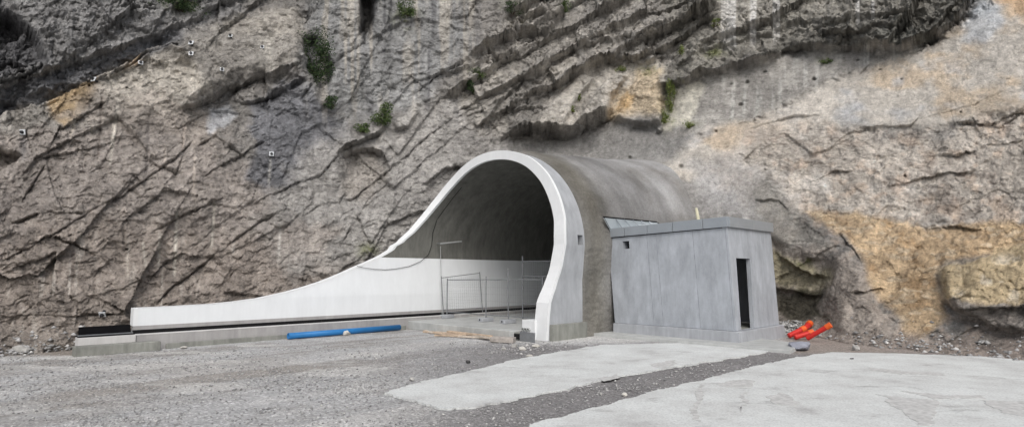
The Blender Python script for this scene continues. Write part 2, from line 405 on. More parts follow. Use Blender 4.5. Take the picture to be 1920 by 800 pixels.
    S([(-300, 260), (0, 160), (100, 128), (210, 95), (340, 40), (420, 10), (520, -30)], .38, 60)
    S([(-300, 330), (0, 214), (90, 188), (180, 150), (235, 122), (300, 82), (345, 76)], -.55, 45)
    Bk([(300, 84), (420, 42), (520, 2), (558, 10), (580, 60), (566, 112), (505, 138), (432, 160), (372, 190), (342, 197), (352, 130)], .55, 26)
    S([(340, 200), (380, 188), (432, 165), (505, 140), (568, 115)], .34, 35, 30, .22)
    Bk([(435, 188), (470, 150), (560, 118), (578, 150), (520, 180), (480, 196)], .25, 8)
    Cr([(440, 178), (475, 195), (520, 178), (575, 150)], .4, 3)
    Bk([(-200, 270), (0, 278), (42, 292), (30, 310), (0, 330), (-200, 380)], -.7, 10)
    for c in ([(88, 285), (112, 240), (120, 242), (165, 212), (200, 190)], [(0, 492), (60, 462), (150, 408), (230, 365), (290, 322), (345, 282), (362, 264)],
              [(170, 640), (245, 602), (300, 560), (340, 525), (400, 480), (470, 428), (520, 400)], [(-40, 588), (60, 592), (180, 590), (250, 586)],
              [(268, 290), (300, 312), (330, 322), (346, 284)], [(368, 274), (405, 256), (430, 275), (460, 295)], [(470, 385), (520, 358), (560, 342), (600, 330), (640, 285)],
              [(560, 410), (600, 385), (660, 372), (730, 318), (805, 256), (850, 220)], [(560, 190), (610, 130), (640, 108), (700, 70), (760, 42)], [(40, 380), (70, 330), (90, 300)],
              [(100, 440), (170, 470), (215, 505)], [(640, 460), (690, 372), (735, 335)], [(780, 175), (830, 135), (870, 118)], [(380, 330), (440, 300), (500, 262)],
              [(20, 420), (90, 395), (160, 400)], [(280, 440), (350, 400), (420, 372)]):
        Cr(c, .20)
    S([(632, 282), (660, 268), (700, 252), (722, 238)], .3, 14, 60, .55)
    S([(640, 292), (665, 278), (700, 274), (716, 284), (732, 312)], .35, 22, 45, .4)
    Bk([(735, 225), (790, 188), (792, 215), (765, 245), (740, 245)], .4, 9)
    Bk([(676, -20), (700, -20), (700, 40), (694, 66), (684, 82), (676, 60)], -1.1, 9)
    Bk([(566, 78), (590, 70), (620, 110), (622, 160), (600, 190), (575, 130)], -.8, 12)
    S([(790, 345), (830, 318), (870, 312), (880, 300)], .35, 30)
    # bedded rock over the tunnel: stepped layers with overhanging lower edges
    n = (py + .50 * (px - 1100)) / 46 + fbm(px / 70, py / 70, 91, 3) * .35
    li = np.floor(n); fr = n - li
    hl = _hash(li, li * 0, 93); cellx = np.floor((px - py * .5) / 80 + hl * 7 + fbm(px / 40, py / 40, 94, 2) * .12); hb = _hash(cellx, li, 95)
    D += strata * (1 - .92 * smoothslab) * (np.where(fr < .82, (np.minimum(fr, .82) / .82) ** 1.3, 1 - sstep(.82, 1, fr)) * (.28 + .50 * hb) + (hb - .5) * .60 - .25)
    n3 = (py + .5 * (px - 1100)) / 9.5 + fbm(px / 30, py / 30, 97, 3) * .8; fr3 = n3 - np.floor(n3); D += strata * (1 - .8 * smoothslab) * fr3 * .10 * _hash(np.floor(n3), np.floor(px / 50), 99) * 2
    Bk([(962, 42), (1025, 8), (1048, -20), (1060, 30), (1030, 64), (975, 72)], .9, 6)
    S([(955, 48), (1000, 30), (1036, 14)], .1, 20, 26, .75)
    S([(880, 100), (915, 90), (935, 110), (960, 100)], .4, 25)
    S([(952, 250), (985, 240), (1030, 238), (1048, 248), (1090, 240), (1098, 226), (1140, 210), (1150, 200)], 1.15, 70, 34, .45)
    S([(975, 185), (1000, 172), (1035, 168), (1060, 150), (1110, 120), (1180, 108), (1240, 88), (1290, 60), (1345, 30)], .55, 28, 30, .25)
    Bk([(1000, 262), (1055, 240), (1075, 205), (1120, 150), (1095, 128), (1040, 178), (985, 240)], .45, 8)
    Bk([(1075, 240), (1140, 214), (1148, 185), (1180, 140), (1150, 130), (1118, 165), (1090, 205)], .55, 7)
    Bk([(1150, 225), (1168, 180), (1205, 138), (1238, 122), (1246, 160), (1240, 232), (1200, 238)], .55, 8)
    S([(900, 250), (935, 190), (985, 150), (1030, 115), (1090, 88), (1200, 60), (1280, 25), (1340, -10)], .5, 30)
    S([(940, 120), (985, 92), (1040, 66), (1100, 40), (1160, 10)], .4, 30)
    # upper right: overhanging band above the grey wall
    S([(1235, 165), (1262, 158), (1300, 140), (1360, 128), (1420, 112), (1480, 92), (1540, 86), (1610, 90), (1690, 92), (1735, 78), (1775, 48), (1815, 8), (1840, -20)], .52, 75, 60, .12)
    S([(1262, 130), (1300, 100), (1370, 80), (1450, 62), (1480, 45), (1530, 40), (1600, 34), (1680, 26), (1750, 22)], .30, 26)
    S([(1290, 95), (1345, 70), (1400, 55), (1475, 30)], .30, 20)
    S([(1530, 60), (1600, 66), (1650, 48), (1720, 44)], .35, 18); S([(1560, 72), (1620, 78), (1680, 66)], .25, 14)
    S([(1280, 35), (1330, 22), (1350, -20)], .7, 40)
    # right: rough band, orange face, boulder, recess
    for c in ([(1400, 242), (1455, 228), (1490, 217), (1545, 216)], [(1610, 238), (1660, 238), (1705, 236), (1720, 222)], [(1790, 232), (1820, 230), (1860, 232), (1890, 216), (1960, 204)],
              [(1735, 290), (1790, 294), (1850, 270), (1920, 262)], [(1520, 340), (1560, 322), (1600, 318)], [(1415, 376), (1460, 374), (1480, 392)], [(1740, 432), (1790, 425), (1850, 432)],
              [(1590, 548), (1630, 545), (1660, 540)], [(1570, 430), (1590, 455), (1618, 492)], [(1660, 350), (1740, 330), (1830, 318)]):
        Cr(c, .07, 1.1)
    Bk([(1756, 515), (1780, 496), (1850, 478), (1900, 462), (1990, 450), (2100, 470), (2100, 620), (1920, 628), (1850, 618), (1795, 592), (1766, 560)], .48, 16)
    S([(1765, 560), (1790, 575), (1850, 574), (1920, 576), (1990, 575)], .22, 60, 40, .12)
    Bk([(1440, 440), (1490, 465), (1552, 482), (1562, 520), (1540, 590), (1500, 612), (1440, 610)], -.45, 24)
    S([(1455, 470), (1490, 500), (1530, 510), (1560, 520)], .35, 20)
    S([(1440, 535), (1490, 545), (1545, 550)], .28, 30)
    Bk([(1560, 470), (1600, 455), (1625, 500), (1640, 560), (1690, 640), (1560, 640), (1545, 560)], .35, 25)
    D *= 1.0
    # shotcreted throat is smooth
    # ---- colour
    base = lin(138, 135, 131)
    Cc = np.empty(px.shape + (3,)); Cc[:] = base
    def mix(maskf, rgb):
        nonlocal Cc
        Cc = Cc + (lin(*rgb) - Cc) * np.clip(maskf, 0, 1)[..., None]
    b1 = fbm(px / 90, py / 70, 401, 5); b2 = fbm(px / 26, py / 22, 411, 5); b3 = fbm(px / 8, py / 7, 421, 4)
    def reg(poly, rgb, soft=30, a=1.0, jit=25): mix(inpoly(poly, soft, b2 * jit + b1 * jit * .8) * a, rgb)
    reg([(-900, 210), (200, 160), (420, 250), (560, 400), (640, 520), (500, 700), (-900, 800)], (149, 142, 136), 60, 1, 50)
    reg([(-900, 420), (300, 420), (560, 440), (640, 520), (500, 700), (-900, 800)], (145, 136, 128), 40, .85, 50)
    reg([(-900, -200), (560, -200), (520, 0), (300, 80), (0, 210), (-900, 420)], (136, 135, 134), 20)
    reg([(0, 215), (180, 150), (300, 82), (420, 42), (540, 2), (580, 60), (560, 115), (430, 160), (340, 200), (250, 190), (220, 240), (0, 240)], (147, 143, 137), 14, 1, 14)
    reg([(90, 190), (178, 150), (186, 160), (160, 205), (118, 236), (95, 215)], (172, 146, 106), 7, .7, 8)
    reg([(228, 122), (262, 108), (270, 118), (236, 130)], (176, 148, 112), 5, .7, 6)
    reg([(180, 160), (300, 100), (370, 130), (400, 170), (330, 200), (240, 215), (200, 190)], (190, 184, 174), 16, .9, 16)
    reg([(100, 215), (190, 165), (330, 180), (400, 200), (420, 260), (250, 250)], (158, 150, 142), 16, .7, 26)
    reg([(420, 44), (520, 6), (560, 14), (578, 60), (562, 80), (500, 60), (440, 66)], (160, 155, 147), 8, .8, 10)
    reg([(485, 70), (510, 70), (512, 130), (488, 130)], (176, 172, 164), 6, .6, 8)
    reg([(-100, -50), (20, 20), (72, 60), (92, 112), (60, 135), (-100, 180)], (88, 88, 90), 10, .9, 8)  # shade of the hollow painted into the rock colour
    reg([(0, 165), (180, 112), (340, 50), (345, 76), (235, 120), (90, 186), (0, 212)], (112, 113, 116), 8, .85, 8)  # gully darkened in colour to deepen its shade
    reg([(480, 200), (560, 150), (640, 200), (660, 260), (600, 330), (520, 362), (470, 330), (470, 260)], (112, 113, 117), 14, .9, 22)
    reg([(390, 200), (430, 196), (445, 215), (420, 240), (392, 250)], (184, 186, 190), 6, .8, 8)
    reg([(560, -200), (880, -200), (880, 90), (800, 200), (640, 240), (580, 150)], (141, 141, 140), 25)
    reg([(600, 270), (850, 190), (900, 250), (900, 300), (760, 450), (560, 520), (480, 420)], (156, 153, 149), 30, .9, 30)
    reg([(500, 420), (560, 400), (640, 430), (600, 500), (520, 470)], (158, 150, 143), 20, .7, 24)
    reg([(640, 400), (760, 330), (820, 330), (760, 430), (680, 480)], (160, 157, 153), 16, .6, 26)
    reg([(650, 290), (700, 280), (725, 330), (690, 380), (640, 360)], (160, 154, 147), 12, .8, 12)
    reg([(735, 225), (790, 190), (790, 215), (765, 243)], (178, 175, 170), 5, .9, 6)
    mix(strata, (152, 148, 142)); mix(strata * sstep(-.1, .5, b1 + b2 * .6) * .5, (112, 110, 107))
    mix(strata * sstep(.15, .5, b2) * .45, (168, 163, 154))
    mix(smoothslab, (172, 167, 159)); reg([(1150, 215), (1160, 180), (1200, 130), (1232, 128), (1240, 200), (1220, 225), (1180, 222)], (188, 172, 148), 10, .9, 14)
    reg([(1160, 200), (1175, 172), (1190, 180), (1178, 205)], (198, 166, 120), 6, .7, 8)
    mix(shot, (150, 148, 145)); mix(shot * sstep(0, .5, b1) * .5, (134, 133, 130)); mix(inpoly([(1300, 260), (1400, 300), (1470, 360), (1440, 400), (1330, 380)], 22) * .8, (166, 166, 167))
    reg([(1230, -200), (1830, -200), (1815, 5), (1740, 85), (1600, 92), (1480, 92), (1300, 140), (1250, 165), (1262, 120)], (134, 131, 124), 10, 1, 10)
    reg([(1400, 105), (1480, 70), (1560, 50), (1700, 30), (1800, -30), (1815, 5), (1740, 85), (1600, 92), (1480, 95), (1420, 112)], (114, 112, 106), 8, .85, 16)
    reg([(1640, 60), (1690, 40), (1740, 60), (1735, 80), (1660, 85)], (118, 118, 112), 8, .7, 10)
    reg([(1350, 60), (1480, 20), (1640, -20), (1640, -200), (1380, -200)], (158, 154, 146), 10, .8, 14)
    mix(greyw, (155, 152, 147)); 
    st = sstep(.52, .72, vn(px / 11 + py / 90, py / 320, 501) * .65 + vn(px / 4, py / 160, 505) * .35)
    top = sstep(80, 130, py)
    mix(greyw * st * sstep(-.25, .3, fbm(px / 60, py / 90, 507, 3)) * .7, (190, 189, 184))
    reg([(1262, 170), (1310, 150), (1325, 160), (1290, 235), (1245, 240)], (196, 192, 180), 5, .85, 8)
    mix(tan, (197, 191, 182))
    mix(tan * sstep(-.05, .45, fbm(px / 120 + 5, py / 50, 431, 4) + b2 * .3) * .65, (192, 172, 146))
    mix(tan * sstep(.1, .5, fbm(px / 100 + 45, py / 60, 441, 4)) * .7, (181, 184, 188))
    reg([(1825, 15), (1870, 5), (1885, 40), (1850, 80), (1800, 75)], (190, 197, 204), 12, .7, 14)
    reg([(1840, -40), (1930, -60), (2100, 40), (1930, 60), (1890, 20)], (193, 163, 130), 16, .8, 16)
    reg([(1330, 320), (1420, 230), (1600, 240), (1740, 250), (1920, 205), (3000, 180), (3000, 430), (1860, 415), (1740, 430), (1600, 400), (1500, 400), (1400, 380)], (193, 185, 175), 20, 1, 20)
    lowm = inpoly([(1330, 320), (1420, 235), (1600, 240), (1740, 250), (1920, 205), (3000, 180), (3000, 700), (1440, 700), (1440, 420)], 20)
    mix(lowm * sstep(.05, .5, b2 + b1 * .4) * .5, (190, 168, 148)); mix(lowm * sstep(.1, .45, fbm(px / 30 + 70, py / 18, 451, 5)) * .5, (150, 138, 128))
    mix(lowm * sstep(.2, .6, fbm(px / 80 + 20, py / 50, 461, 4)) * .7, (196, 192, 186))
    reg([(1290, 300), (1400, 290), (1500, 370), (1440, 410), (1320, 400)], (172, 170, 168), 20, .7, 20)
    reg([(1430, 430), (1560, 470), (1625, 500), (1640, 560), (1700, 640), (1440, 660)], (166, 157, 148), 16, .9, 20)
    mix(orange * .85, (190, 165, 132)); mix(orange * sstep(-.1, .5, b2 + b1 * .3) * .65, (197, 174, 142)); mix(orange * sstep(.1, .6, -b2) * .5, (182, 149, 110)); mix(orange * sstep(.1, .4, fbm(px / 22, py / 7, 481, 4)) * .5, (200, 186, 164))
    reg([(1756, 515), (1780, 496), (1850, 478), (1900, 462), (2100, 450), (2100, 575), (1850, 573), (1770, 560)], (192, 174, 142), 6, .95, 8)
    mix(inpoly([(1760, 515), (1850, 478), (2100, 450), (2100, 575), (1770, 560)], 8) * sstep(.1, .5, b2) * .5, (200, 194, 182))
    reg([(1768, 562), (1850, 574), (2100, 576), (2100, 640), (1850, 630), (1790, 598)], (140, 134, 128), 6, .9, 8)
    reg([(1400, 360), (1440, 330), (1520, 420), (1560, 460), (1480, 470), (1440, 440)], (142, 139, 133), 14, .85, 14)
    reg([(1440, 470), (1500, 490), (1555, 500), (1550, 545), (1500, 550), (1440, 540)], (150, 143, 120), 10, .9, 14)
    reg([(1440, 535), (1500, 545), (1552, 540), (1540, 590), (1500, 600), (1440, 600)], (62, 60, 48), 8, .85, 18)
    mix(sstep(610, 650, py + b2 * 18) * np.where(px > 1430, 1, 0), (150, 140, 132)); mix(sstep(610, 650, py + b2 * 18) * np.where(px < 300, 1, 0), (146, 138, 130))
    # weather streaks: vertical pale and dark runs on the grey face
    mid = sstep(560, 620, px) * (1 - sstep(860, 930, px)) * (1 - sstep(170, 260, py))
    s1 = vn(px / 17 + fbm(px / 60, py / 60, 511, 2) * .5, py / 260, 521) * .6 + vn(px / 6, py / 120, 525) * .4
    mix(mid * sstep(.58, .75, s1) * .65, (176, 170, 160)); mix(mid * (1 - sstep(.25, .42, s1)) * .7, (92, 92, 94))
    reg([(676, -20), (704, -20), (702, 40), (694, 66), (682, 84), (674, 60)], (56, 56, 58), 4, .85, 3)  # not a streak: shade inside the cleft painted dark
    top2 = sstep(1330, 1380, px) * (1 - sstep(1650, 1700, px)) * (1 - sstep(50, 80, py + (px - 1500) * .18))
    mix(top2 * sstep(.60, .68, vn(px / 14, py / 300, 531)) * .85, (206, 204, 200))
    lowl = sstep(420, 470, py) * (1 - sstep(560, 700, px))
    mix(lowl * sstep(.66, .78, vn(px / 6 + py / 160, py / 75, 541)) * sstep(-.1, .4, fbm(px / 50, py / 60, 545, 3)) * .55, (182, 176, 168))
    # drill-hole traces left by the blasting
    for (x0, y0, x1, y1, wd, a, rgb) in ((222, 182, 206, 305, 2.4, .8, (196, 190, 180)), (140, 225, 134, 252, 2.2, .7, (190, 182, 170)), (347, 235, 342, 282, 2, .6, (184, 172, 162)),
            (365, 292, 362, 362, 2, .6, (186, 176, 166)), (507, 298, 504, 342, 1.8, .7, (190, 188, 184)), (332, 395, 326, 520, 2.4, .8, (192, 186, 176)), (402, 380, 396, 470, 2, .7, (190, 184, 174)),
            (192, 178, 183, 300, 2.2, .5, (112, 104, 98)), (278, 230, 274, 330, 3, .6, (96, 92, 90)), (310, 270, 308, 305, 2, .6, (186, 176, 166)), (526, 420, 522, 490, 2, .7, (188, 184, 178)),
            (238, 470, 240, 520, 2, .6, (188, 180, 170)), (300, 440, 297, 500, 2.2, .7, (190, 184, 174)), (268, 455, 274, 500, 2.2, .6, (186, 180, 170)), (46, 255, 42, 300, 6, .5, (112, 110, 110))):
        cx_ = x0 + (px - 0 * px) * 0 + (x1 - x0) * np.clip((py - y0) / (y1 - y0), 0, 1)
        a = min(1, a * 1.25); wd = wd * 1.25; mk = np.exp(-((px - cx_) / wd) ** 2) * sstep(y0 - 5, y0 + 5, py) * (1 - sstep(y1 - 8, y1 + 8, py))
        mix(mk * a, rgb); D -= mk * .03
    for (x, y, r) in ((1310, 134, 3.5), (1400, 155, 5), (1391, 196, 5), (1525, 147, 4.5), (1260, 161, 3.5), (1435, 137, 4), (1372, 156, 2.5), (1608, 112, 3), (240, 467, 3), (237, 166, 2.5), (1690, 148, 2.5), (1650, 130, 2.5), (1890, 148, 2.5), (1345, 245, 2.5), (1800, 212, 2.5), (1275, 315, 5), (1180, 300, 4), (1700, 330, 3), (1812, 285, 3)):
        mk = np.exp(-(((qx - x) / r) ** 2 + ((qy - y) / (r * .8)) ** 2) ** 2); D -= mk * .16; mix(mk * .6, (70, 68, 64))  # small holes: shallow dents with their inner shade painted dark
    # moss on ledges
    for (x, y, rx, ry) in ((1255, 200, 16, 45), (1285, 232, 24, 7), (1548, 112, 16, 9), (1275, 165, 14, 20), (1510, 490, 30, 12), (690, 470, 20, 16), (345, 8, 40, 14), (760, 35, 26, 20), (1340, 100, 22, 10), (1215, 130, 18, 10), (960, 20, 20, 16)):
        mix(np.exp(-(((px - x) / rx) ** 2 + ((py - y) / ry) ** 2) * 1.3) * sstep(-.2, .4, b3 + b2) * .8, (98, 104, 60))
    # mottling: lichen, dust
    b4 = fbm(px / 15, py / 4.5, 475, 4)
    v = 1 + .22 * b2 * (1 - .5 * np.maximum(tan, shot)) + .20 * b3 * (1 - .4 * np.maximum(tan, shot)) + .22 * b4 * (1 - .45 * np.maximum(tan, shot)) + .13 * fbm(px / 3.2, py / 3.2, 471, 2)
    v = v * (1 + .32 * fbm(px / 55, py / 38, 477, 5) * (1 - .5 * tan))
    v = v * (1 - .30 * sstep(.25, .5, fbm(px / 7, py / 4.5, 479, 4)) * (1 - .6 * np.maximum(tan, shot)))
    Cc = Cc * np.clip(v, .4, 1.7)[..., None] * (1.10 + .09 * (1 - np.maximum(tan, shot)) * (1 - low))[..., None]
    return D, np.clip(Cc, .01, .85), np.maximum.reduce([tan, greyw, shot])

PX, PY = proj(MM * Yb, Yb, Zb)
D, _, _ = features(PX, PY)
Dc = np.clip(D, -2.2, 1.9)
PXa, PYa = proj(MM * (Yb - Dc), Yb - Dc, Zb)
# features were laid on the plain face; follow the relief once so they land back near their image pixel positions
sh = np.clip(PYa - PY, -40, 40)
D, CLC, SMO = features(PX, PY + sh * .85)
D = np.clip(D, -2.2, 1.9)
zfade = sstep(-.3, .5, Zb); D = D * (.35 + .65 * zfade)
# keep the face behind the wing wall, the vault and the shed
def keep_back(Yv):
    X = MM * Yv; r0 = X - L0[0]; r1 = Yv - L0[1]
    t = r0 * A2[0] + r1 * A2[1]; w = -(r0 * P2[0] + r1 * P2[1]); return t, w
Yd = Yb - D
t_, w_ = keep_back(Yd)
lim = np.where(Zb > 2.2, -1.02 + np.clip((Zb - 4.2) * .9, 0, 6), -.95)
need = np.where((t_ > -1.6) & (t_ < 12) & (Zb < 7) & (w_ > lim) & (PX < 930), (w_ - lim), 0)
Yd = Yd + np.clip(need, 0, 3) / (.707 + .707 * np.abs(MM) * 0 + .0) * .75
for _ in range(2):
    t_, w_ = keep_back(Yd); rad = (np.sqrt(((w_ - 2.6) / 3.55) ** 2 + ((np.maximum(Zb, 2.6) - 2.6) / 3.75) ** 2) - 1) * 3.6
    Yd = Yd - .45 * np.exp(-np.maximum(rad, 0) / .55) * (t_ > 11) * sstep(1080, 1180, PX) * (1 - sstep(1480, 1560, PX))
XX = MM * Yd
dz = (fbm(XX * 2.2, Yd * 3.0, 901, 4) * .10 + fbm(XX * 8, Yd * 9, 905, 3) * .035) * sstep(.2, 1.2, Zb) * (1 - .85 * SMO)
CLC = np.clip(CLC * (1 + .22 * fbm(XX * 5, Yd * 6, 911, 4))[..., None], .01, .85)
CP = np.stack([XX, Yd, Zb + dz], -1)
cen = (CP[:-1, :-1] + CP[1:, 1:]) / 2
r0 = cen[..., 0] - L0[0]; r1 = cen[..., 1] - L0[1]
ct = r0 * A2[0] + r1 * A2[1]; cw_ = -(r0 * P2[0] + r1 * P2[1])
inside = (ct > 7.5) & (((cw_ - 2.6) / 3.25) ** 2 + ((np.maximum(cen[..., 2] - 2.6, 0)) / 3.2) ** 2 < 1) & (cen[..., 2] < 6)
under = cen[..., 2] < -.34
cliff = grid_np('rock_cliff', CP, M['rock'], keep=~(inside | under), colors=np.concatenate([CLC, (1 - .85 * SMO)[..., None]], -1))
tag(cliff, kind='structure')
CPX, CPY = proj(CP[..., 0], CP[..., 1], CP[..., 2])
def cliff_at(px, py):
    d = (CPX - px) ** 2 + (CPY - py) ** 2; i, j = np.unravel_index(np.argmin(d), d.shape)
    i = min(max(i, 3), CP.shape[0] - 4); j = min(max(j, 3), CP.shape[1] - 4)
    p = CP[i, j]; patch = CP[i - 3:i + 4, j - 3:j + 4].reshape(-1, 3); p = patch[np.argmin(np.hypot(patch[:, 0], patch[:, 1]))] * .4 + p * .6
    du = CP[i, j + 3] - CP[i, j - 3]; dv = CP[i + 3, j] - CP[i - 3, j]; n = np.cross(du, dv); n = n / (np.linalg.norm(n) + 1e-9)
    if n[1] > 0: n = -n
    return Vector(p), Vector(n)

# ------------------------------------------------------------------ ground, screed, slabs
def axis_pts(lo, hi, step, far, grow=1.25):
    a = list(np.arange(lo, hi, step)); s = step; l = lo; r = hi; L = []; R = [hi]
    while l > -far: s *= grow; l -= s; L.append(l)
    s = step
    while r < far: s *= grow; r += s; R.append(r)
    return np.array(L[::-1] + a + R)
gx = axis_pts(-14, 15, .055, 400); gy = axis_pts(4.2, 22, .06, 400)
GY, GX = np.meshgrid(gy, gx, indexing='ij')
gpx, gpy = proj(GX, GY, GX * 0)
front = GY > 2
gb1 = fbm(GX / 3.1, GY / 2.2, 601, 5); gb2 = fbm(GX / .6, GY / .6, 611, 5); gb3 = fbm(GX / .15, GY / .15, 621, 3)
GC = np.empty(GX.shape + (3,)); GC[:] = lin(182, 182, 182)
def gmix(m, rgb):
    global GC
    GC = GC + (lin(*rgb) - GC) * np.clip(m, 0, 1)[..., None]
# tyre-packed bands running along the site road
tA = (GX - L0[0]) * A2[0] + (GY - L0[1]) * A2[1]; wA = -((GX - L0[0]) * P2[0] + (GY - L0[1]) * P2[1])
band = fbm(wA / .9 + 4, tA / 9, 631, 4)
gmix(sstep(.0, .45, band + gb2 * .25) * .85, (198, 197, 195)); gmix(sstep(.05, .5, -band + gb2 * .35) * .85, (148, 145, 141))
gmix(sstep(.1, .5, gb1) * .35, (170, 164, 157)); gmix(sstep(.25, .5, fbm(GX / 1.6 + 9, GY / .7, 641, 5)) * .6, (206, 205, 202))
gmix(sstep(12.4, 12.9, gpx * 0 + 12.6 + gb2) * .1, (140, 135, 130))
strip = sstep(636, 652, gpy + gb2 * 6) * sstep(640, 980, gpx + gb2 * 60 + gb1 * 80) * front
gmix(strip * .9, (128, 126, 126))
gmix(sstep(1440, 1500, gpx) * (1 - sstep(655, 668, gpy + gb2 * 4)) * front, (152, 143, 136))
gmix((1 - sstep(150, 260, gpx)) * (1 - sstep(660, 672, gpy + gb2 * 5)) * front, (150, 143, 135))
GC = np.clip(GC * np.clip(1 + .13 * gb2 + .10 * gb3, .5, 1.6)[..., None], .02, .8)
GZ = gb2 * .010 + gb3 * .005 + gb1 * .008
GZ = np.where((GX > -15) & (GX < 16) & (GY > 4) & (GY < 22), GZ, 0) - .012
gr = grid_np('ground', np.stack([GX, GY, GZ], -1), M['ground'], colors=GC); tag(gr, kind='structure')

def ragged(poly, amp, seed, n=14, z0=-.01, z1=.018):
    pts = []
    P = [ground(*q) for q in poly]
    for i in range(len(P)):
        a, b = P[i], P[(i + 1) % len(P)]; L = (b - a).length; k = max(2, int(L / .04)); k = min(k, 400)
        for j in range(k): pts.append(a.lerp(b, j / k))
    arr = np.array([(p.x, p.y) for p in pts])
    dx = fbm(arr[:, 0] / .35, arr[:, 1] / .35, seed, 5, .75) * amp; dy = fbm(arr[:, 0] / .35 + 33, arr[:, 1] / .35, seed + 9, 5, .75) * amp
    arr = arr + np.stack([dx, dy], 1); k = len(arr)
    vs = [(x, y, z1) for x, y in arr] + [(x, y, z0) for x, y in arr]
    fs = [tuple(range(k))] + [(i, i + k, (i + 1) % k + k, (i + 1) % k) for i in range(k)]
    return vs, fs
for poly, amp, sd in (([(716, 738), (780, 720), (870, 700), (960, 676), (1040, 662), (1125, 647), (1290, 643), (1460, 655), (1400, 667), (1260, 689), (1150, 708), (1060, 729), (960, 751), (890, 764), (835, 768), (775, 752)], .13, 3),
                      ([(870, 840), (1000, 797), (1100, 768), (1200, 741), (1300, 717), (1400, 692), (1480, 673), (1557, 661), (1700, 664), (1920, 672), (2150, 684), (2600, 760), (2600, 1000), (760, 900)], .11, 5)):
    vs, fs = ragged(poly, amp, sd); o = mesh('concrete_pad', vs, fs, M['pad']); tag(o, kind='structure')
for poly, sd in (([(786, 716), (850, 702), (930, 697), (934, 701), (860, 707), (800, 718)], 15), ([(886, 694), (960, 678), (1040, 664), (1075, 658), (1078, 661), (1000, 675), (930, 692)], 17)):
    vs, fs = ragged(poly, .10, sd, z1=.012); o = mesh('screed_strip', vs, fs, M['pad']); tag(o, kind='structure')
for poly, sd in (([(1296, 790), (1303, 740), (1316, 722), (1322, 724), (1312, 748), (1306, 792)], 21), ([(1385, 768), (1396, 738), (1404, 736), (1398, 756), (1392, 772)], 22), ([(1340, 722), (1390, 712), (1420, 716), (1408, 728), (1360, 728)], 23),
                 ([(1436, 748), (1470, 738), (1505, 758), (1480, 764), (1450, 762)], 24), ([(1214, 684), (1262, 676), (1268, 686), (1240, 692)], 25), ([(1630, 690), (1700, 698), (1770, 702), (1768, 706), (1690, 703), (1630, 695)], 26),
                 ([(1650, 742), (1760, 752), (1740, 800), (1720, 800)], 27), ([(1840, 752), (1925, 756), (1960, 790), (1880, 776)], 28), ([(1690, 735), (1760, 742), (1850, 744), (1850, 750), (1750, 750)], 29), ([(1120, 712), (1160, 702), (1165, 708), (1135, 716)], 30)):
    vs, fs = ragged(poly, .13, sd, z0=.016, z1=.0225); o = mesh('tyre_stain', vs, fs, M['stain']); tag(o, kind='structure')
o = MB().tbox(7.62, 60, -.02, 5.02, -.02, .25).build('tunnel_floor', M['slab'], bevel=.02); tag(o, kind='structure')
ap = MB().hexa([T(10.16, 5.6, -.02), T(10.16, 11.36, -.02), T(11.7, 11.1, -.02), T(14.4, 5.6, -.02), T(10.18, 5.6, .075), T(10.18, 11.34, .075), T(11.68, 11.08, .075), T(14.4, 5.6, .075)])
o = ap.build('concrete_apron', M['slab'], bevel=.015); tag(o, kind='structure')

# ------------------------------------------------------------------ tunnel
CWID, R0, ZC, TOP = 2.6, 3.03, 2.6, 5.5
def hw(z): return float(np.interp(z, [0, 1.1, 1.9, 2.6], [2.83, 2.85, 2.96, R0]))
LT_z = [0.0, .95, .965, .985, 1.03, 1.10, 1.25, 1.40, 1.55, 1.70, 1.85, 2.0, 2.15, 2.33, 2.45, 2.6]
LT_t = [0, 0, .95, 1.72, 2.35, 2.98, 3.76, 4.37, 4.88, 5.30, 5.69, 6.05, 6.44, 6.88, 7.13, 7.40]
AW = [-.43, -.42, -.39, -.35, -.28, -.2, -.1, .02, .15, .3, .46, .63, .82, 1.02, 1.22, 1.44, 2.0, 2.6, 3.2, 3.7, 4.18, 4.57, 4.9, 5.18, 5.4, 5.55, 5.63]
AT = [7.40, 7.74, 8.01, 8.24, 8.43, 8.59, 8.73, 8.84, 8.94, 9.01, 9.06, 9.10, 9.13, 9.14, 9.14, 9.14, 9.14, 9.16, 9.18, 9.18, 9.15, 9.09, 9.05, 8.98, 8.93, 8.88, 8.77]
RT_z = [0, .2, .6, 1.0, 1.2, 1.4, 1.6, 1.8, 2.0, 2.4, 2.6]
RT_t = [8.14, 8.15, 8.18, 8.24, 8.33, 8.44, 8.53, 8.61, 8.67, 8.74, 8.77]
SEC = []                                            # (w, z, t_ring, nw, nz, thickness)
zl = sorted(set(list(np.linspace(.52, .95, 4)) + LT_z[1:] + [0.0, .425, 1.065, 1.005, 2.07, 2.24, 2.52]))
for z in zl[:-1]: SEC.append((CWID - hw(z), z, float(np.interp(z, LT_z, LT_t)), -1, 0, .26))
for q in np.linspace(0, math.pi, 73):
    w = CWID - R0 * math.cos(q); z = ZC + (TOP - ZC) * math.sin(q); n = Vector((-math.cos(q) / R0, math.sin(q) / (TOP - ZC))).normalized()
    th = .26 + .09 * sstep(math.pi * .55, math.pi, q)
    SEC.append((w, z, float(np.interp(w, AW, AT)), n.x, n.y, th))
zr = sorted(set(list(np.linspace(0, 2.6, 27)) + [2.33, 2.42, .42]), reverse=True)[1:]
for z in zr: SEC.append((CWID + hw(z), z, float(np.interp(z, RT_z, RT_t)), 1, 0, .35 + .07 * float(sstep(1.7, 1.1, z) if False else np.clip((1.6 - z) / .5, 0, 1))))
NS = len(SEC)
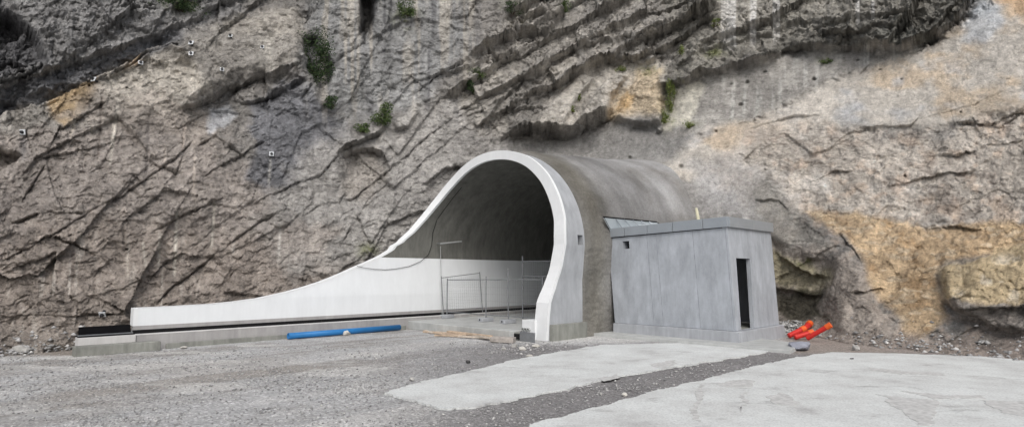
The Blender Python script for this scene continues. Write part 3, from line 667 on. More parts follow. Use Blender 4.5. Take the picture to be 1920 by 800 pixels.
def strip(rows, cols_of, surf, skip=None):
    """rows: section indices; cols_of(i) -> list of t values; surf(i, t) -> point"""
    vs = []; fs = []; nc = len(cols_of(rows[0]))
    for i in rows:
        for t in cols_of(i): vs.append(surf(i, t))
    for r in range(len(rows) - 1):
        for c in range(nc - 1):
            if skip and skip(rows[r], c): continue
            a = r * nc + c; fs.append((a, a + 1, a + nc + 1, a + nc))
    return vs, fs
tun = empty('road_tunnel', T(8.2, 2.6, 0)); tag(tun, 'pale concrete tunnel mouth with white sweeping rim and long left wing wall', 'tunnel')
def inner(i, t): return T(t, SEC[i][0], SEC[i][1])
def outer(i, t, extra=0.0): s = SEC[i]; d = s[5] + extra; return T(t, s[0] + s[3] * d, s[1] + s[4] * d)
def cin(i): t = SEC[i][2]; return list(np.linspace(t, 10.0, 14)) + [11, 12.5, 14, 16, 20, 28, 40, 60]
i_band = [k for k in range(NS) if abs(SEC[k][1] - 2.33) < 1e-6]
iL, iR = i_band[0], i_band[1]
i_base = min(k for k in range(NS) if abs(SEC[k][1] - .52) < 1e-6)
mesh('white_wall_panel', *strip(list(range(i_base, iL + 1)), cin, inner), M['white'], tun, True)
mesh('white_wall_panel', *strip(list(range(iR, NS)), cin, inner), M['white'], tun, True)
mesh('wall_base_strip', *strip(list(range(1, i_base + 1)), cin, inner), M['kerb'], tun)
mesh('drain_gap_shade', *strip([0, 1], cin, inner), M['dark'], tun)  # near-black strip on the wall, painted as the shade of the slot
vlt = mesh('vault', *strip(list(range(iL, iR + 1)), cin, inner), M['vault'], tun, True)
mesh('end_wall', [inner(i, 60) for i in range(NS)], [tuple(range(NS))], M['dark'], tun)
# rim: a 25 mm proud painted band, with its own inner and outer lip
vs = []; fs = []
dt = Vector((A2[0], A2[1], 0))
RI = list(range(i_base - 0, NS))
for i in RI:
    p, q = inner(i, SEC[i][2]), outer(i, SEC[i][2], .02)
    n = Vector((SEC[i][3] * -P2[0], SEC[i][3] * -P2[1], SEC[i][4])) * .006
    vs += [p - n - dt * .02 * 0, q, p - n + dt * .10, q + dt * .10]
for i in range(len(RI) - 1):
    a = i * 4; b = a + 4; fs += [(a, a + 1, b + 1, b), (a, b, b + 2, a + 2), (a + 1, a + 3, b + 3, b + 1)]
k = (len(RI) - 1) * 4
fs += [(0, 2, 3, 1), (k, k + 1, k + 3, k + 2)]
mesh('portal_rim', vs, fs, M['rim'], tun)
# end face of the wing wall
s0 = SEC[0]
def ccol(i): t = max(SEC[i][2], 0) + .03; return [t, (t + 9.40) / 2, 9.40, 9.64, 9.72]
irn = [k for k in range(iR - 3, NS) if 2.39 < SEC[k][1] < 2.75]
nr = [k for k in range(iR - 20, NS - 1) if SEC[k][0] > 5 and SEC[k][1] <= 2.95 and SEC[k + 1][1] >= 2.55]
def niche(i, c): return c == 2 and i in nr
col = mesh('portal_collar', *strip(list(range(NS)), ccol, outer, niche), M['collar'], tun, True)
nb = MB(); zt = SEC[nr[0]][1]; zb = SEC[nr[-1] + 1][1]
a_, b_ = nr[0], nr[-1] + 1
q = [outer(a_, 9.40), outer(a_, 9.64), outer(b_, 9.64), outer(b_, 9.40)]; inn = [v + Vector((P2[0], P2[1], 0)) * .25 for v in q]
nb.add(q + inn, [(0, 1, 5, 4), (1, 2, 6, 5), (2, 3, 7, 6), (3, 0, 4, 7), (4, 5, 6, 7)]); nb.build('box_niche', M['collar'], col)
MB().tbox(8.30, 9.80, 5.72, 5.97, -.02, .42).build('collar_footing', M['footing'], tun, bevel=.01)
# right-hand kerb with its white end face and the duct mouths under it
tk = MB().tbox(8.10, 60, 5.02, 5.50, .0, .52).build('end_kerb', M['rim'], tun, bevel=.01)
for r in range(2):
    for c in range(3):
        w = 5.10 + c * .10; z = .16 + r * .11
        MB().pipe(T(8.03, w, z), T(8.14, w, z), .047, .036, 14).build('duct_mouth', M['palesteel'], tk)
        MB().tube([T(8.07, w, z), T(8.095, w, z)], .036, 14).build('duct_plug', M['footing'], tk)
# sprayed concrete shell behind the collar
ts = np.concatenate([np.linspace(9.70, 9.78, 3), np.linspace(9.82, 13, 60), np.linspace(13.1, 24, 90)])
dense = []
for i in range(NS - 1):
    for f_ in (0, .34, .67):
        dense.append(tuple(SEC[i][k] * (1 - f_) + SEC[i + 1][k] * f_ for k in range(6)))
dense.append(SEC[-1]); dense = [s for s in dense if s[1] > .9 or s[0] > 3]
SP = np.zeros((len(dense), len(ts), 3)); SC = np.ones((len(dense), len(ts), 3))
arc = np.cumsum([0] + [math.hypot(dense[i][0] - dense[i - 1][0], dense[i][1] - dense[i - 1][1]) for i in range(1, len(dense))])
AR, TS = np.meshgrid(arc, ts, indexing='ij')
nz_ = fbm(AR / 1.4, TS / 1.4, 701, 4) * .05 + fbm(AR / .10, TS / .10, 711, 3) * .012 * (.6 + 1.6 * np.exp(-((TS - 10.1) / .8) ** 2))
for i, s in enumerate(dense):
    up = max(s[4], 0)
    d = s[5] + .03 + .05 * np.clip((ts - 9.7) / .5, 0, 1) + np.clip(ts - 9.8, 0, 20) * (.012 + .075 * up) + .045 * (1 - .7 * up) * np.clip(ts - 13.6, 0, 20) ** 2 + nz_[i]
    d = np.where(ts < 9.71, s[5] - .05, d)
    w = s[0] + s[3] * d; z = s[1] + s[4] * d
    SP[i, :, 0] = L0[0] + A2[0] * ts - P2[0] * w; SP[i, :, 1] = L0[1] + A2[1] * ts - P2[1] * w; SP[i, :, 2] = z
rb = np.exp(-((TS - 10.2) / .7) ** 2)
SC = SC * (1 - .0 * rb[..., None]) * (np.array([.90, .87, .79]) * rb[..., None] + np.array([1.02, 1.02, 1.03]) * (1 - rb[..., None]))
SC *= (1 + .30 * sstep(12.5, 16, TS))[..., None]
SC *= np.clip(1 + .30 * fbm(AR / 1.1, TS / 1.1, 721, 5) + .25 * fbm(AR / 2.5, TS / .4, 731, 4), .55, 1.6)[..., None]
she = grid_np('shotcrete_shell', SP, M['shot'], colors=SC, smooth=True); she.parent = tun; she.matrix_parent_inverse = parent_world(tun).inverted()

# kerb with drainage slot along the left wall
kb = empty('drainage_kerb', T(4, 0, 0)); tag(kb, 'long low concrete kerb with dark drainage slot below the white wing wall', 'kerb')
MB().tbox(-.02, 60, .0, .27, -.02, .335).build('kerb_beam', M['kerb'], kb, bevel=.012)
MB().tbox(-.03, 60, -.005, .275, .337, .352).build('kerb_coping', M['kerbtop'], kb)
MB().tbox(.6, 7.5, .27, .36, -.02, .11).build('kerb_footing', M['footing'], kb, bevel=.01)
eb = empty('kerb_end_block', T(-.5, .2, 0)); tag(eb, 'stepped concrete block with footing at the far left end of the kerb', 'concrete block')
MB().tbox(-1.12, -.03, -.12, .30, -.02, .36).build('upper_step', M['kerbtop'], eb, bevel=.012)
MB().tbox(-1.22, .42, .30, .60, -.02, .20).build('footing_step', M['footing'], eb, bevel=.015)
dm = empty('drainage_membrane', T(-.5, -.2, .36)); tag(dm, 'black membrane strip standing on the concrete block left of the white wall', 'membrane')
MB().hexa([T(-1.06, -.20, .35), T(-1.06, -.17, .35), T(-.04, -.17, .35), T(-.04, -.20, .35), T(-1.05, -.30, .56), T(-1.05, -.27, .56), T(-.04, -.27, .56), T(-.04, -.30, .56)]).build('upright_sheet', M['membrane'], dm)
MB().tbox(-1.12, -.04, -.17, .22, .364, .376).build('flat_sheet', M['membrane'], dm)
MB().tbox(-1.10, -.04, -.02, .04, .378, .40).build('edge_strip', M['steel'], dm)

# ------------------------------------------------------------------ shed
sh = empty('concrete_shed', T(13, 7.5, 0)); tag(sh, 'small grey concrete technical shed with metal eaves and open doorway beside the tunnel', 'shed')
b0 = [(10.94, 6.12), (10.94, 9.80), (13.78, 9.80), (13.81, 6.12)]; t0 = [(10.96, 5.92), (10.97, 9.65), (13.70, 9.72), (13.81, 5.92)]  # shed corners: first layout scaled about the camera position, then adjusted by hand
zb_ = .34; ztop = [2.87, 2.98, 2.98, 2.87]
def wp(ca, cb, u, v):                              # u along the wall, v up
    pa, pb = b0[ca], b0[cb]; qa, qb = t0[ca], t0[cb]; zt_ = ztop[ca] * (1 - u) + ztop[cb] * u
    lo = (pa[0] * (1 - u) + pb[0] * u, pa[1] * (1 - u) + pb[1] * u); hi = (qa[0] * (1 - u) + qb[0] * u, qa[1] * (1 - u) + qb[1] * u)
    return T(lo[0] * (1 - v) + hi[0] * v, lo[1] * (1 - v) + hi[1] * v, zb_ + (zt_ - zb_) * v)
def wall_hole(ca, cb, us, vs_, depth_vec, mb):
    U = [0] + us + [1]; V = ([0] if vs_[0] > 0 else []) + vs_ + [1]
    hole_r = 1 if vs_[0] > 0 else 0
    for i in range(len(U) - 1):
        for j in range(len(V) - 1):
            if i == 1 and j == hole_r: continue
            mb.add([wp(ca, cb, U[i], V[j]), wp(ca, cb, U[i + 1], V[j]), wp(ca, cb, U[i + 1], V[j + 1]), wp(ca, cb, U[i], V[j + 1])], [(0, 1, 2, 3)])
    q = [wp(ca, cb, us[0], vs_[0]), wp(ca, cb, us[1], vs_[0]), wp(ca, cb, us[1], vs_[1]), wp(ca, cb, us[0], vs_[1])]
    return q, [v + depth_vec for v in q]
mb = MB(); inw_front = Vector((A2[0], A2[1], 0)) * .25; inw_side = Vector((P2[0], P2[1], 0)) * .11
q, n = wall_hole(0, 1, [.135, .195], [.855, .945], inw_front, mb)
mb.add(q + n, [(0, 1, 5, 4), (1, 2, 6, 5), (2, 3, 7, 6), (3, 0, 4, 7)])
dl, dr, dz = (.10, .13), (.39, .435), .70           # door sides: position at the foot and at the head
def dp(c, v): return wp(1, 2, c[0] + (c[1] - c[0]) * v / dz, v)
mb.add([wp(1, 2, 0, 0), dp(dl, 0), dp(dl, dz), wp(1, 2, 0, dz)], [(0, 1, 2, 3)]); mb.add([dp(dr, 0), wp(1, 2, 1, 0), wp(1, 2, 1, dz), dp(dr, dz)], [(0, 1, 2, 3)])
mb.add([wp(1, 2, 0, dz), dp(dl, dz), dp(dr, dz), wp(1, 2, 1, dz), wp(1, 2, 1, 1), wp(1, 2, 0, 1)], [(0, 1, 2, 3, 4, 5)])
q2 = [dp(dl, 0), dp(dr, 0), dp(dr, dz), dp(dl, dz)]; n2 = [v + inw_side for v in q2]
mb.add(q2 + n2, [(1, 2, 6, 5), (2, 3, 7, 6), (3, 0, 4, 7), (0, 1, 5, 4)])
for ca, cb in ((2, 3), (3, 0)): mb.add([wp(ca, cb, 0, 0), wp(ca, cb, 1, 0), wp(ca, cb, 1, 1), wp(ca, cb, 0, 1)], [(0, 1, 2, 3)])
sw = mb.build('wall', M['shed'], sh)
MB().add(n, [(0, 1, 2, 3)]).build('vent_shade', M['dark'], sw)  # near-black sheet at the back paints the shade inside the hole
sm = MB()
for u in (.36, .44, .74, .985):
    a, b = wp(0, 1, u, .01), wp(0, 1, u, .995); off = Vector((-A2[0], -A2[1], 0)) * .002; sd_ = Vector((-P2[0], -P2[1], 0)) * .006
    sm.add([a + off - sd_, a + off + sd_, b + off + sd_, b + off - sd_], [(0, 1, 2, 3)])
sm.build('formwork_seam', M['seam'], sw)
# panel joints of the formwork, drawn as thin dark strips on the wall
MB().hexa([T(10.80, 6.14, -.02), T(10.80, 9.94, -.02), T(13.86, 9.94, -.02), T(13.86, 6.14, -.02), T(10.82, 6.14, .332), T(10.82, 9.92, .332), T(13.84, 9.92, .332), T(13.84, 6.14, .332)]).build('plinth', M['plinth'], sh, bevel=.012)
MB().hexa([T(11.2, 6.2, .333), T(11.2, 9.68, .333), T(13.6, 9.68, .333), T(13.6, 6.2, .333), T(11.2, 6.2, .338), T(11.2, 9.68, .338), T(13.6, 9.68, .338), T(13.6, 6.2, .338)]).build('inner_floor', M['footing'], sh)
def fasc(k0, k1, u0, u1, out):
    (ta, wa), (tb, wb) = t0[k0], t0[k1]; za, zb2 = ztop[k0], ztop[k1]
    p0 = (ta + (tb - ta) * u0, wa + (wb - wa) * u0, za + (zb2 - za) * u0); p1 = (ta + (tb - ta) * u1, wa + (wb - wa) * u1, za + (zb2 - za) * u1)
    ot, ow = out
    return MB().hexa([T(p0[0] + ot, p0[1] + ow, p0[2] + .005), T(p1[0] + ot, p1[1] + ow, p1[2] + .005), T(p1[0] - ot * .3, p1[1] - ow * .3, p1[2] + .005), T(p0[0] - ot * .3, p0[1] - ow * .3, p0[2] + .005),
                      T(p0[0] + ot, p0[1] + ow, p0[2] + .27), T(p1[0] + ot, p1[1] + ow, p1[2] + .27), T(p1[0] - ot * .3, p1[1] - ow * .3, p1[2] + .27), T(p0[0] - ot * .3, p0[1] - ow * .3, p0[2] + .27)])
us = [0, .17, .375, .59, .83, 1.012]
for u0, u1 in zip(us[:-1], us[1:]): fasc(0, 1, u0 + .002, u1 - .002, (-.07, 0)).build('fascia_panel', M['zinc'], sh, bevel=.006)
for u0, u1 in ((0.0, .5), (.5, 1.01)): fasc(1, 2, u0 + .001, u1 - .001, (0, .07)).build('fascia_panel', M['zinc'], sh, bevel=.006)
MB().hexa([T(10.98, 5.92, 2.84), T(11.01, 9.49, 2.95), T(13.68, 9.62, 2.95), T(13.79, 5.92, 2.84), T(10.98, 5.92, 3.05), T(11.01, 9.49, 3.16), T(13.68, 9.62, 3.16), T(13.79, 5.92, 3.05)]).build('roof_deck', M['zinc'], sh)
MB().hexa([T(10.93, 5.95, 2.855), T(10.96, 9.52, 2.965), T(13.7, 9.65, 2.965), T(13.8, 5.95, 2.855), T(10.93, 5.95, 2.875), T(10.96, 9.52, 2.987), T(13.7, 9.65, 2.987), T(13.8, 5.95, 2.875)]).build('eaves_shade', M['dark'], sh)  # solid near-black slab painted as shade below the eaves
fl = MB(); A_, B_, C_, D_ = T(11.22, 5.50, 3.56), T(14.3, 5.50, 3.60), T(11.60, 5.46, 3.18), T(14.3, 6.3, 3.20)
A_, B_, C_, D_ = T(10.45, 6.13, 3.45), T(13.3, 6.20, 3.48), T(10.88, 6.06, 3.10), T(13.4, 6.75, 3.10)
th_ = Vector((0, 0, -.03)); fl.hexa([C_ + th_, D_ + th_, B_ + th_, A_ + th_, C_, D_, B_, A_]); rs = fl.build('sloping_roof_sheet', M['zinclight'], sh)
for u in (0, .2, .36, .52, .68, .84, 1.0):
    a2 = A_.lerp(B_, u) + Vector((0, 0, .008)); c2 = C_.lerp(D_, u) + Vector((0, 0, .008)); MB().tube([a2, c2], .014, 6).build('standing_seam', M['zinc'] if 0 < u < 1 else M['membrane'], rs)
MB().tube([A_ + Vector((0, 0, .01)), B_ + Vector((0, 0, .01))], .022, 6).build('edge_seal', M['membrane'], rs)
p0, n0 = cliff_at(1290, 384)
yt = T(14.55, 7.05, 3.15); MB().tube([T(13.85, 7.46, 3.00), T(13.9, 7.38, 3.5), T(14.05, 7.24, 3.92)], [.06, .055, .045], 14).build('yellow_tube', M['yellow'], None, True)
tag(bpy.data.objects['yellow_tube'], 'short pale yellow tube sticking up behind the shed roof', 'tube')

# ------------------------------------------------------------------ fences in the tunnel mouth
def panel(name, label, pts, posts, rails, r, grid, lean=None):
    """pts: base line from -> to; posts: fractions with z range; rails: z"""
    a, b = pts; e = empty(name, (a + b) / 2); tag(e, label, 'fence', 'site fence panels')
    up = Vector((0, 0, 1)) if lean is None else lean
    for u, z0, z1 in posts:
        p = a.lerp(b, u); MB().tube([p + up * z0, p + up * z1], r, 8).build('post', M['steel'], e)
    for z0, z1 in rails: MB().tube([a + up * z0, b + up * z1], r * .8, 8).build('rail', M['steel'], e)
    mw = MB(); L = (b - a).length; z0, z1 = grid
    n = int(L / .10)
    for k in range(1, n):
        p = a.lerp(b, k / n); mw.tube([p + up * z0, p + up * z1], .0015, 3, False)
    for k in range(1, int((z1 - z0) / .22)):
        z = z0 + .22 * k; mw.tube([a + up * z, b + up * z], .0015, 3, False)
    mw.build('wire_mesh', M['wire'], e)
    return e
panel('site_fence', 'mesh fence panel on concrete feet across the tunnel mouth', (T(9.25, .27, .25), T(9.25, 4.75, .25)),
      [(0, .03, 1.38), (.449, .03, 1.45), (.679, .03, 1.68), (1, .03, 1.45)], [(1.33, 1.36), (.22, .22)], .019, (.22, 1.34))
panel('site_fence', 'tall fence panel with high post near the right wall inside the tunnel', (T(10.97, 2.28, .25), T(10.97, 4.95, .25)),
      [(0, .0, 2.15), (1, .0, 2.15)], [(1.97, 1.95), (1.44, 1.50), (.52, .48)], .026, (.5, 1.95))
lv = (Vector((0, 0, 1)) + Vector((P2[0], P2[1], 0)) * .12).normalized()
panel('site_fence', 'low rectangular fence frame leaning on the white wall above the kerb', (T(9.30, .02, .352), T(11.15, .02, .352)),
      [(0, .0, 1.36), (1, .0, 1.52)], [(1.30, 1.48), (.17, .17)], .016, (.17, 1.34), lv)
for (w, lab) in ((.27, 'grey concrete fence foot nearest the left wall'), (2.28, 'concrete fence foot block in the middle of the tunnel mouth'), (3.31, 'concrete fence foot block nearest the right kerb')):
    f_ = MB().tbox(9.0, 9.5, w - .11, w + .11, .25, .38); o = f_.build('fence_foot', M['plinth'], None, bevel=.02); tag(o, lab, 'fence foot', 'fence feet')
    MB().tube([T(8.995, w - .02, .32), T(9.02, w - .02, .32)], .03, 10).build('socket_shade', M['dark'], o)  # near-black disc painted as the shade inside a socket
wl = empty('batten_light', T(9.3, -.2, 2.85)); tag(wl, 'unlit white batten light fixed on the dark vault above the white wall', 'lamp')
MB().tube([T(9.22, -.10, 2.86), T(10.25, -.18, 2.98)], .030, 10).build('light_tube', M['palesteel'], wl)
for t_k in (9.3, 10.15): MB().tube([T(t_k, -.12 - (t_k - 9.3) * .08, 2.87 + (t_k - 9.3) * .117), T(t_k, -.44, 2.87 + (t_k - 9.3) * .117)], .018, 6).build('bracket', M['steel'], wl)
ob = MB().tube([T(9.30, -.06, .36), T(9.36, -.22, 1.6), T(9.40, -.34, 2.78)], .010, 8).build('leaning_pole', M['palesteel']); tag(ob, 'thin pale pole leaning on the white wall under the batten light', 'pole')
cb = MB(); cp = [(6.05, -.33, 2.03), (6.3, -.33, 1.98), (6.7, -.33, 1.935), (7.1, -.34, 1.92), (7.5, -.34, 1.95), (8.05, -.35, 2.04), (8.55, -.36, 2.22), (8.9, -.38, 2.46), (9.05, -.40, 2.8), (9.05, -.34, 3.25), (9.12, -.2, 3.72), (9.3, .03, 4.12), (9.42, .35, 4.5), (9.5, .7, 4.83)]
fine = []
for a, b in zip(cp[:-1], cp[1:]):
    for k in range(4): fine.append(T(*[a[j] + (b[j] - a[j]) * k / 4 for j in range(3)]))
fine.append(T(*cp[-1])); cab = cb.tube(fine, .008, 6).build('power_cable', M['membrane']); tag(cab, 'thin dark cable sagging across the white wall and up the vault', 'cable')

# ------------------------------------------------------------------ loose things
bp = MB().pipe(T(3.50, .55, .085), T(7.15, .50, .09), .085, .075, 24).build('plastic_pipe', M['blue'], None, True); tag(bp, 'long blue plastic pipe lying on the gravel along the kerb', 'pipe')
def axes(yaw, pitch=0, roll=0): return Matrix.Rotation(yaw, 3, 'Z') @ Matrix.Rotation(pitch, 3, 'Y') @ Matrix.Rotation(roll, 3, 'X')
yw = math.atan2(-P2[1], -P2[0])
planks = [(7.36, 2.55, .0, 1.9, .05, .14, 'long thin plank lying flat at the left front of the timber pile'), (7.50, 2.75, .0, 1.7, -.04, .12, 'plank lying flat against the floor edge at the left of the timber pile'),
          (7.44, 3.55, .05, 1.8, .03, .15, 'orange brown plank on top of the timber pile in its middle'), (7.22, 3.75, .0, 1.6, .16, .09, 'slanting plank across the front of the timber pile'),
          (7.47, 4.50, .0, 1.3, -.07, .16, 'wide short plank at the right end of the timber pile'), (7.20, 4.55, .036, 1.1, -.22, .08, 'topmost narrow plank at the pile end nearest the white foot'),
          (7.05, 3.1, .0, .9, .34, .09, 'short plank lying apart in front of the timber pile'), (7.34, 1.75, .0, .7, -.3, .08, 'small offcut at the far left of the timber pile')]
for k, (t, w, z, L, dy, wd, lab) in enumerate(planks):
    c = T(t, w, z + .03); o = MB().box(c, axes(yw + dy, random.uniform(-.03, .03)), L, wd, .05).build('timber_plank', M[('wood', 'palewood')[k % 2]], None, bevel=.004); tag(o, lab, 'plank', 'timber offcuts')
c = ground(943, 641) + Vector((0, 0, .07)); o = MB().box(c, axes(-.25, .03), .62, .34, .13).build('timber_block', M['oldwood'], None, bevel=.015); tag(o, 'weathered grey brown block lying in rubble before the tunnel floor', 'block')
jb = empty('formwork_box', T(7.95, 5.35, 0)); tag(jb, 'dark grey steel formwork box below the white rim foot', 'box')
MB().tbox(7.80, 8.02, 5.00, 5.45, .0, .20).build('box_body', M['footing'], jb, bevel=.01)
MB().tbox(7.74, 7.79, 5.28, 5.80, -.01, .24).build('steel_plate', M['steel'], jb, bevel=.004)
MB().tbox(7.775, 7.797, 5.03, 5.24, .03, .17).build('open_end_shade', M['dark'], jb)  # near-black plate painted as the unlit inside of the box
def rock_mesh(c, r, seed, m, name, flat=.7):
    bm = bmesh.new(); bmesh.ops.create_icosphere(bm, subdivisions=3, radius=1)
    rr = random.Random(seed); pl = [(Vector((rr.gauss(0, 1), rr.gauss(0, 1), rr.gauss(0, 1))).normalized(), rr.uniform(.55, .95)) for _ in range(16)]
    for v in bm.verts:
        d = v.co.normalized(); k = 1.05
        for n, h in pl:
            q_ = d.dot(n)
            if q_ > .05: k = min(k, h / q_)
        v.co = d * k
    sx, sy, sz = r * rr.uniform(.9, 1.3), r * rr.uniform(.8, 1.1), r * flat
    for v in bm.verts: v.co = Vector((v.co.x * sx, v.co.y * sy, v.co.z * sz))
    me = bpy.data.meshes.new(name); bm.to_mesh(me); bm.free(); setmat(me, m); o = bpy.data.objects.new(name, me)
    o.location = Vector(c) + Vector((0, 0, r * flat * .55)); o.rotation_euler = (0, 0, rr.uniform(0, 6)); return link(o)
for (px, py, r, m, fl_, lab) in ((650, 627, .13, 'palestone', .75, 'pale stone lying against the front of the blue pipe'), (1498, 655, .34, 'greystone', .42, 'flat blue grey stone slab fragment at the apron corner'),
        (878, 679, .06, 'darkstone', .6, 'small black stone alone on the gravel before the tunnel'), (771, 712, .06, 'stone', .7, 'small grey stone beside the left tip of the pale screed'),
        (1172, 741, .05, 'palestone', .6, 'small pale stone on the dark gravel strip between the pads'), (1127, 739, .035, 'stone', .6, 'tiny dark stone on the gravel strip between the pads'),
        (980, 655, .10, 'palestone', .6, 'pale rubble lump just below the steel formwork box'), (965, 650, .09, 'stone', .7, 'grey rubble lump right of the weathered block'),
        (1005, 650, .11, 'palestone', .5, 'flat pale rubble piece in front of the steel plate'), (945, 655, .07, 'stone', .6, 'small rubble lump in front of the weathered block'),
        (992, 668, .09, 'palestone', .4, 'flat pale rubble piece nearest the first screed strip'), (346, 652, .10, 'palestone', .4, 'pale stone at the kerb footing left of the blue pipe'),
        (40, 662, .20, 'stone', .75, 'grey boulder at the cliff foot on the far left'), (1605, 655, .10, 'stone', .7, 'grey stone at the cliff foot right of the red pipes'),
        (1597, 674, .05, 'darkstone', .6, 'small dark stone on the right-hand pale pad')):
    tag(rock_mesh(ground(px, py), r, int(px), M[m], 'loose_stone', fl_), lab, 'stone', 'stones lying on the site')
# red corrugated pipes
def red_pipe(p0, p1, r, lab):
    p0, p1 = Vector(p0), Vector(p1); e = empty('corrugated_pipe', p0); tag(e, lab, 'pipe', 'red pipe offcuts')
    L = (p1 - p0).length; n = int(L / .03); pts = [p0.lerp(p1, k / n) for k in range(n + 1)]; rad = [r * (1.0 if k % 2 else .88) for k in range(n + 1)]
    MB().tube(pts, rad, 14).build('pipe_body', M['red'], e, True)
    d = (p1 - p0).normalized(); MB().tube([p1 - d * .12, p1 + d * .02], r * 1.13, 16).build('end_cap', M['orange'], e)
g0 = ground(1479, 629, .07); g1 = ground(1490, 632, .06)
red_pipe(g0, g0 + Vector((.50, .12, .19)), .075, 'red corrugated pipe at the back of the heap beside the shed')
red_pipe(g1, g1 + Vector((.50, .02, .14)), .072, 'red corrugated pipe in front lying lowest in the heap')
g2 = ground(1513, 634, .08); red_pipe(g2, g2 + Vector((.44, -.36, .38)), .066, 'longest red pipe pointing up the rubble slope')
g3 = ground(1507, 614, .20); red_pipe(g3 + Vector((-.1, -.2, -.04)), g3 + Vector((.24, .10, .12)), .085, 'short thick red pipe stub with large orange cap on top')

# anchor plates on the face
for (px, py, s, lab) in ((46, 251, .19, 'white anchor plate at the far left of the rock face below the gully'), (180, 155, .2, 'tilted anchor plate on the ochre patch of rock'), (265, 121, .17, 'anchor plate on the ledge edge right of the ochre patch'),
        (358, 85, .2, 'upper of two anchor plates stacked on the pale block'), (358, 102, .18, 'lower of two anchor plates stacked on the pale block'), (433, 71, .17, 'anchor plate high on the pale block near its top edge'),
        (494, 91, .16, 'faint anchor plate on a white streak at the right of the pale block'), (419, 133, .16, 'anchor plate on the grey lower part of the pale block'), (510, 290, .19, 'round looking anchor plate alone on the dark grey rock'),
        (196, 585, .18, 'low anchor plate just above the black membrane strip')):
    p, n = cliff_at(px, py); n = (n + Vector((0, -.6, .1))).normalized(); u = n.cross(Vector((0, 0, 1))).normalized(); v = u.cross(n)
    s *= .8; ax = Matrix((u, v, n)).transposed(); e = empty('rock_anchor', p); tag(e, lab, 'anchor plate', 'rock anchor plates')
    c = p + n * .09
    MB().box(c, ax, s, s, .02).build('plate', M['plate'], e, bevel=.003); MB().tube([p - n * .05, c + n * .07], .036, 8).build('bolt', M['nut'], e)
    MB().tube([c + n * .012, c + n * .04], .05, 6).build('nut', M['nut'], e)

# shrubs growing on the face
def shrub(px, py, rx, ry, nleaf, m, lab, seed, leaf=.07, name='rock_shrub', cat='shrub'):
    rr = random.Random(seed); p, n = cliff_at(px, py + ry * .6); dist = p.length; k = dist / F; RX, RZ = rx * k, ry * k
    e = empty(name, p); tag(e, lab, cat, 'plants on the rock face'); c0 = p + Vector((0, -min(RX, RZ) * .65, RZ * .55))
    lobes = [(c0 + Vector((rr.uniform(-.6, .6) * RX, rr.uniform(-.3, .3) * RX, rr.uniform(-.6, .7) * RZ)), rr.uniform(.32, .6)) for _ in range(9)]
    st = MB()
    for c, s in lobes:
        st.tube([p + Vector((rr.uniform(-.05, .05), .05, -.03)), p.lerp(c, .5) + Vector((rr.uniform(-.08, .08), 0, .03)), c], [.016, .011, .005], 5)
    st.build('stems', M['stem'], e)
    vs = []; fs = []
    for i in range(nleaf):
        c, s = lobes[i % 9]; d = Vector((rr.gauss(0, 1), rr.gauss(0, 1), rr.gauss(0, 1))).normalized() * (rr.random() ** .4) * s
        q = c + Vector((d.x * RX, d.y * RX * .8, d.z * RZ)); a = Vector((rr.gauss(0, 1), rr.gauss(0, 1), rr.gauss(0, 1) + .5)).normalized(); b = a.cross(Vector((rr.gauss(0, 1), rr.gauss(0, 1), rr.gauss(0, 1)))).normalized()
        L = leaf * rr.uniform(.6, 1.3); W = L * .34; k0 = len(vs); vs += [q - a * L * .5, q + b * W, q + a * L * .5, q - b * W]; fs.append((k0, k0 + 1, k0 + 2, k0 + 3))
    mesh('foliage', vs, fs, m, e)
SH = ((594, 116, 40, 46, 3400, 'leafdark', 'large dark shrub in the cleft right of the pale block'), (722, 216, 23, 23, 1300, 'leaf', 'round green shrub on the ledge in mid face'),
      (683, 240, 16, 11, 500, 'leaf', 'small sparse shrub just left of the round green shrub'), (898, 144, 17, 13, 700, 'leaf', 'small green bush by the bedded rock left edge'), (884, 166, 13, 12, 450, 'leafdark', 'small dark bush right under the green bush by the bedded rock'),
      (766, 14, 20, 22, 900, 'leaf', 'green bush at the top edge of the face, middle'), (342, 8, 38, 18, 1300, 'leafdark', 'dark bush at the top edge of the face, left'),
      (1060, 20, 12, 14, 400, 'leaf', 'small bush right of the dark overhanging block'), (960, 26, 18, 13, 500, 'leafdark', 'low bush left of the dark overhanging block'), (622, 190, 14, 16, 350, 'leafdark', 'thin dark bush below the large cleft shrub'))
for i, (px, py, rx, ry, nl, mm, lab) in enumerate(SH): shrub(px, py, rx, ry, nl, M[mm], lab, 40 + i)
GRS = ((1258, 185, 13, 34, 900, 'upright strip of bright grass beside the pale streaked wall'), (1247, 222, 10, 14, 350, 'grass tuft at the foot of the bright grass strip'), (1290, 234, 12, 6, 220, 'low yellow green tuft at the base of the grey wall'),
       (1546, 113, 11, 6, 220, 'moss tuft hanging under the dark overhanging band'), (1160, 128, 12, 7, 260, 'grass tuft on the bedded slabs over the tunnel'), (1088, 186, 5, 8, 120, 'small tuft in a joint of the pale slabs'),
       (1076, 208, 4, 7, 100, 'tiny tuft just below the small joint tuft'), (1275, 98, 8, 12, 200, 'grass tuft left of the overhanging band'), (1340, 44, 9, 8, 180, 'tuft beside the square dark block, top right'))
for i, (px, py, rx, ry, nl, lab) in enumerate(GRS): shrub(px, py, rx, ry, nl, M['leafgrass'] if i != 3 else M['leaf'], lab, 80 + i, .055, 'grass_tuft', 'grass tuft')

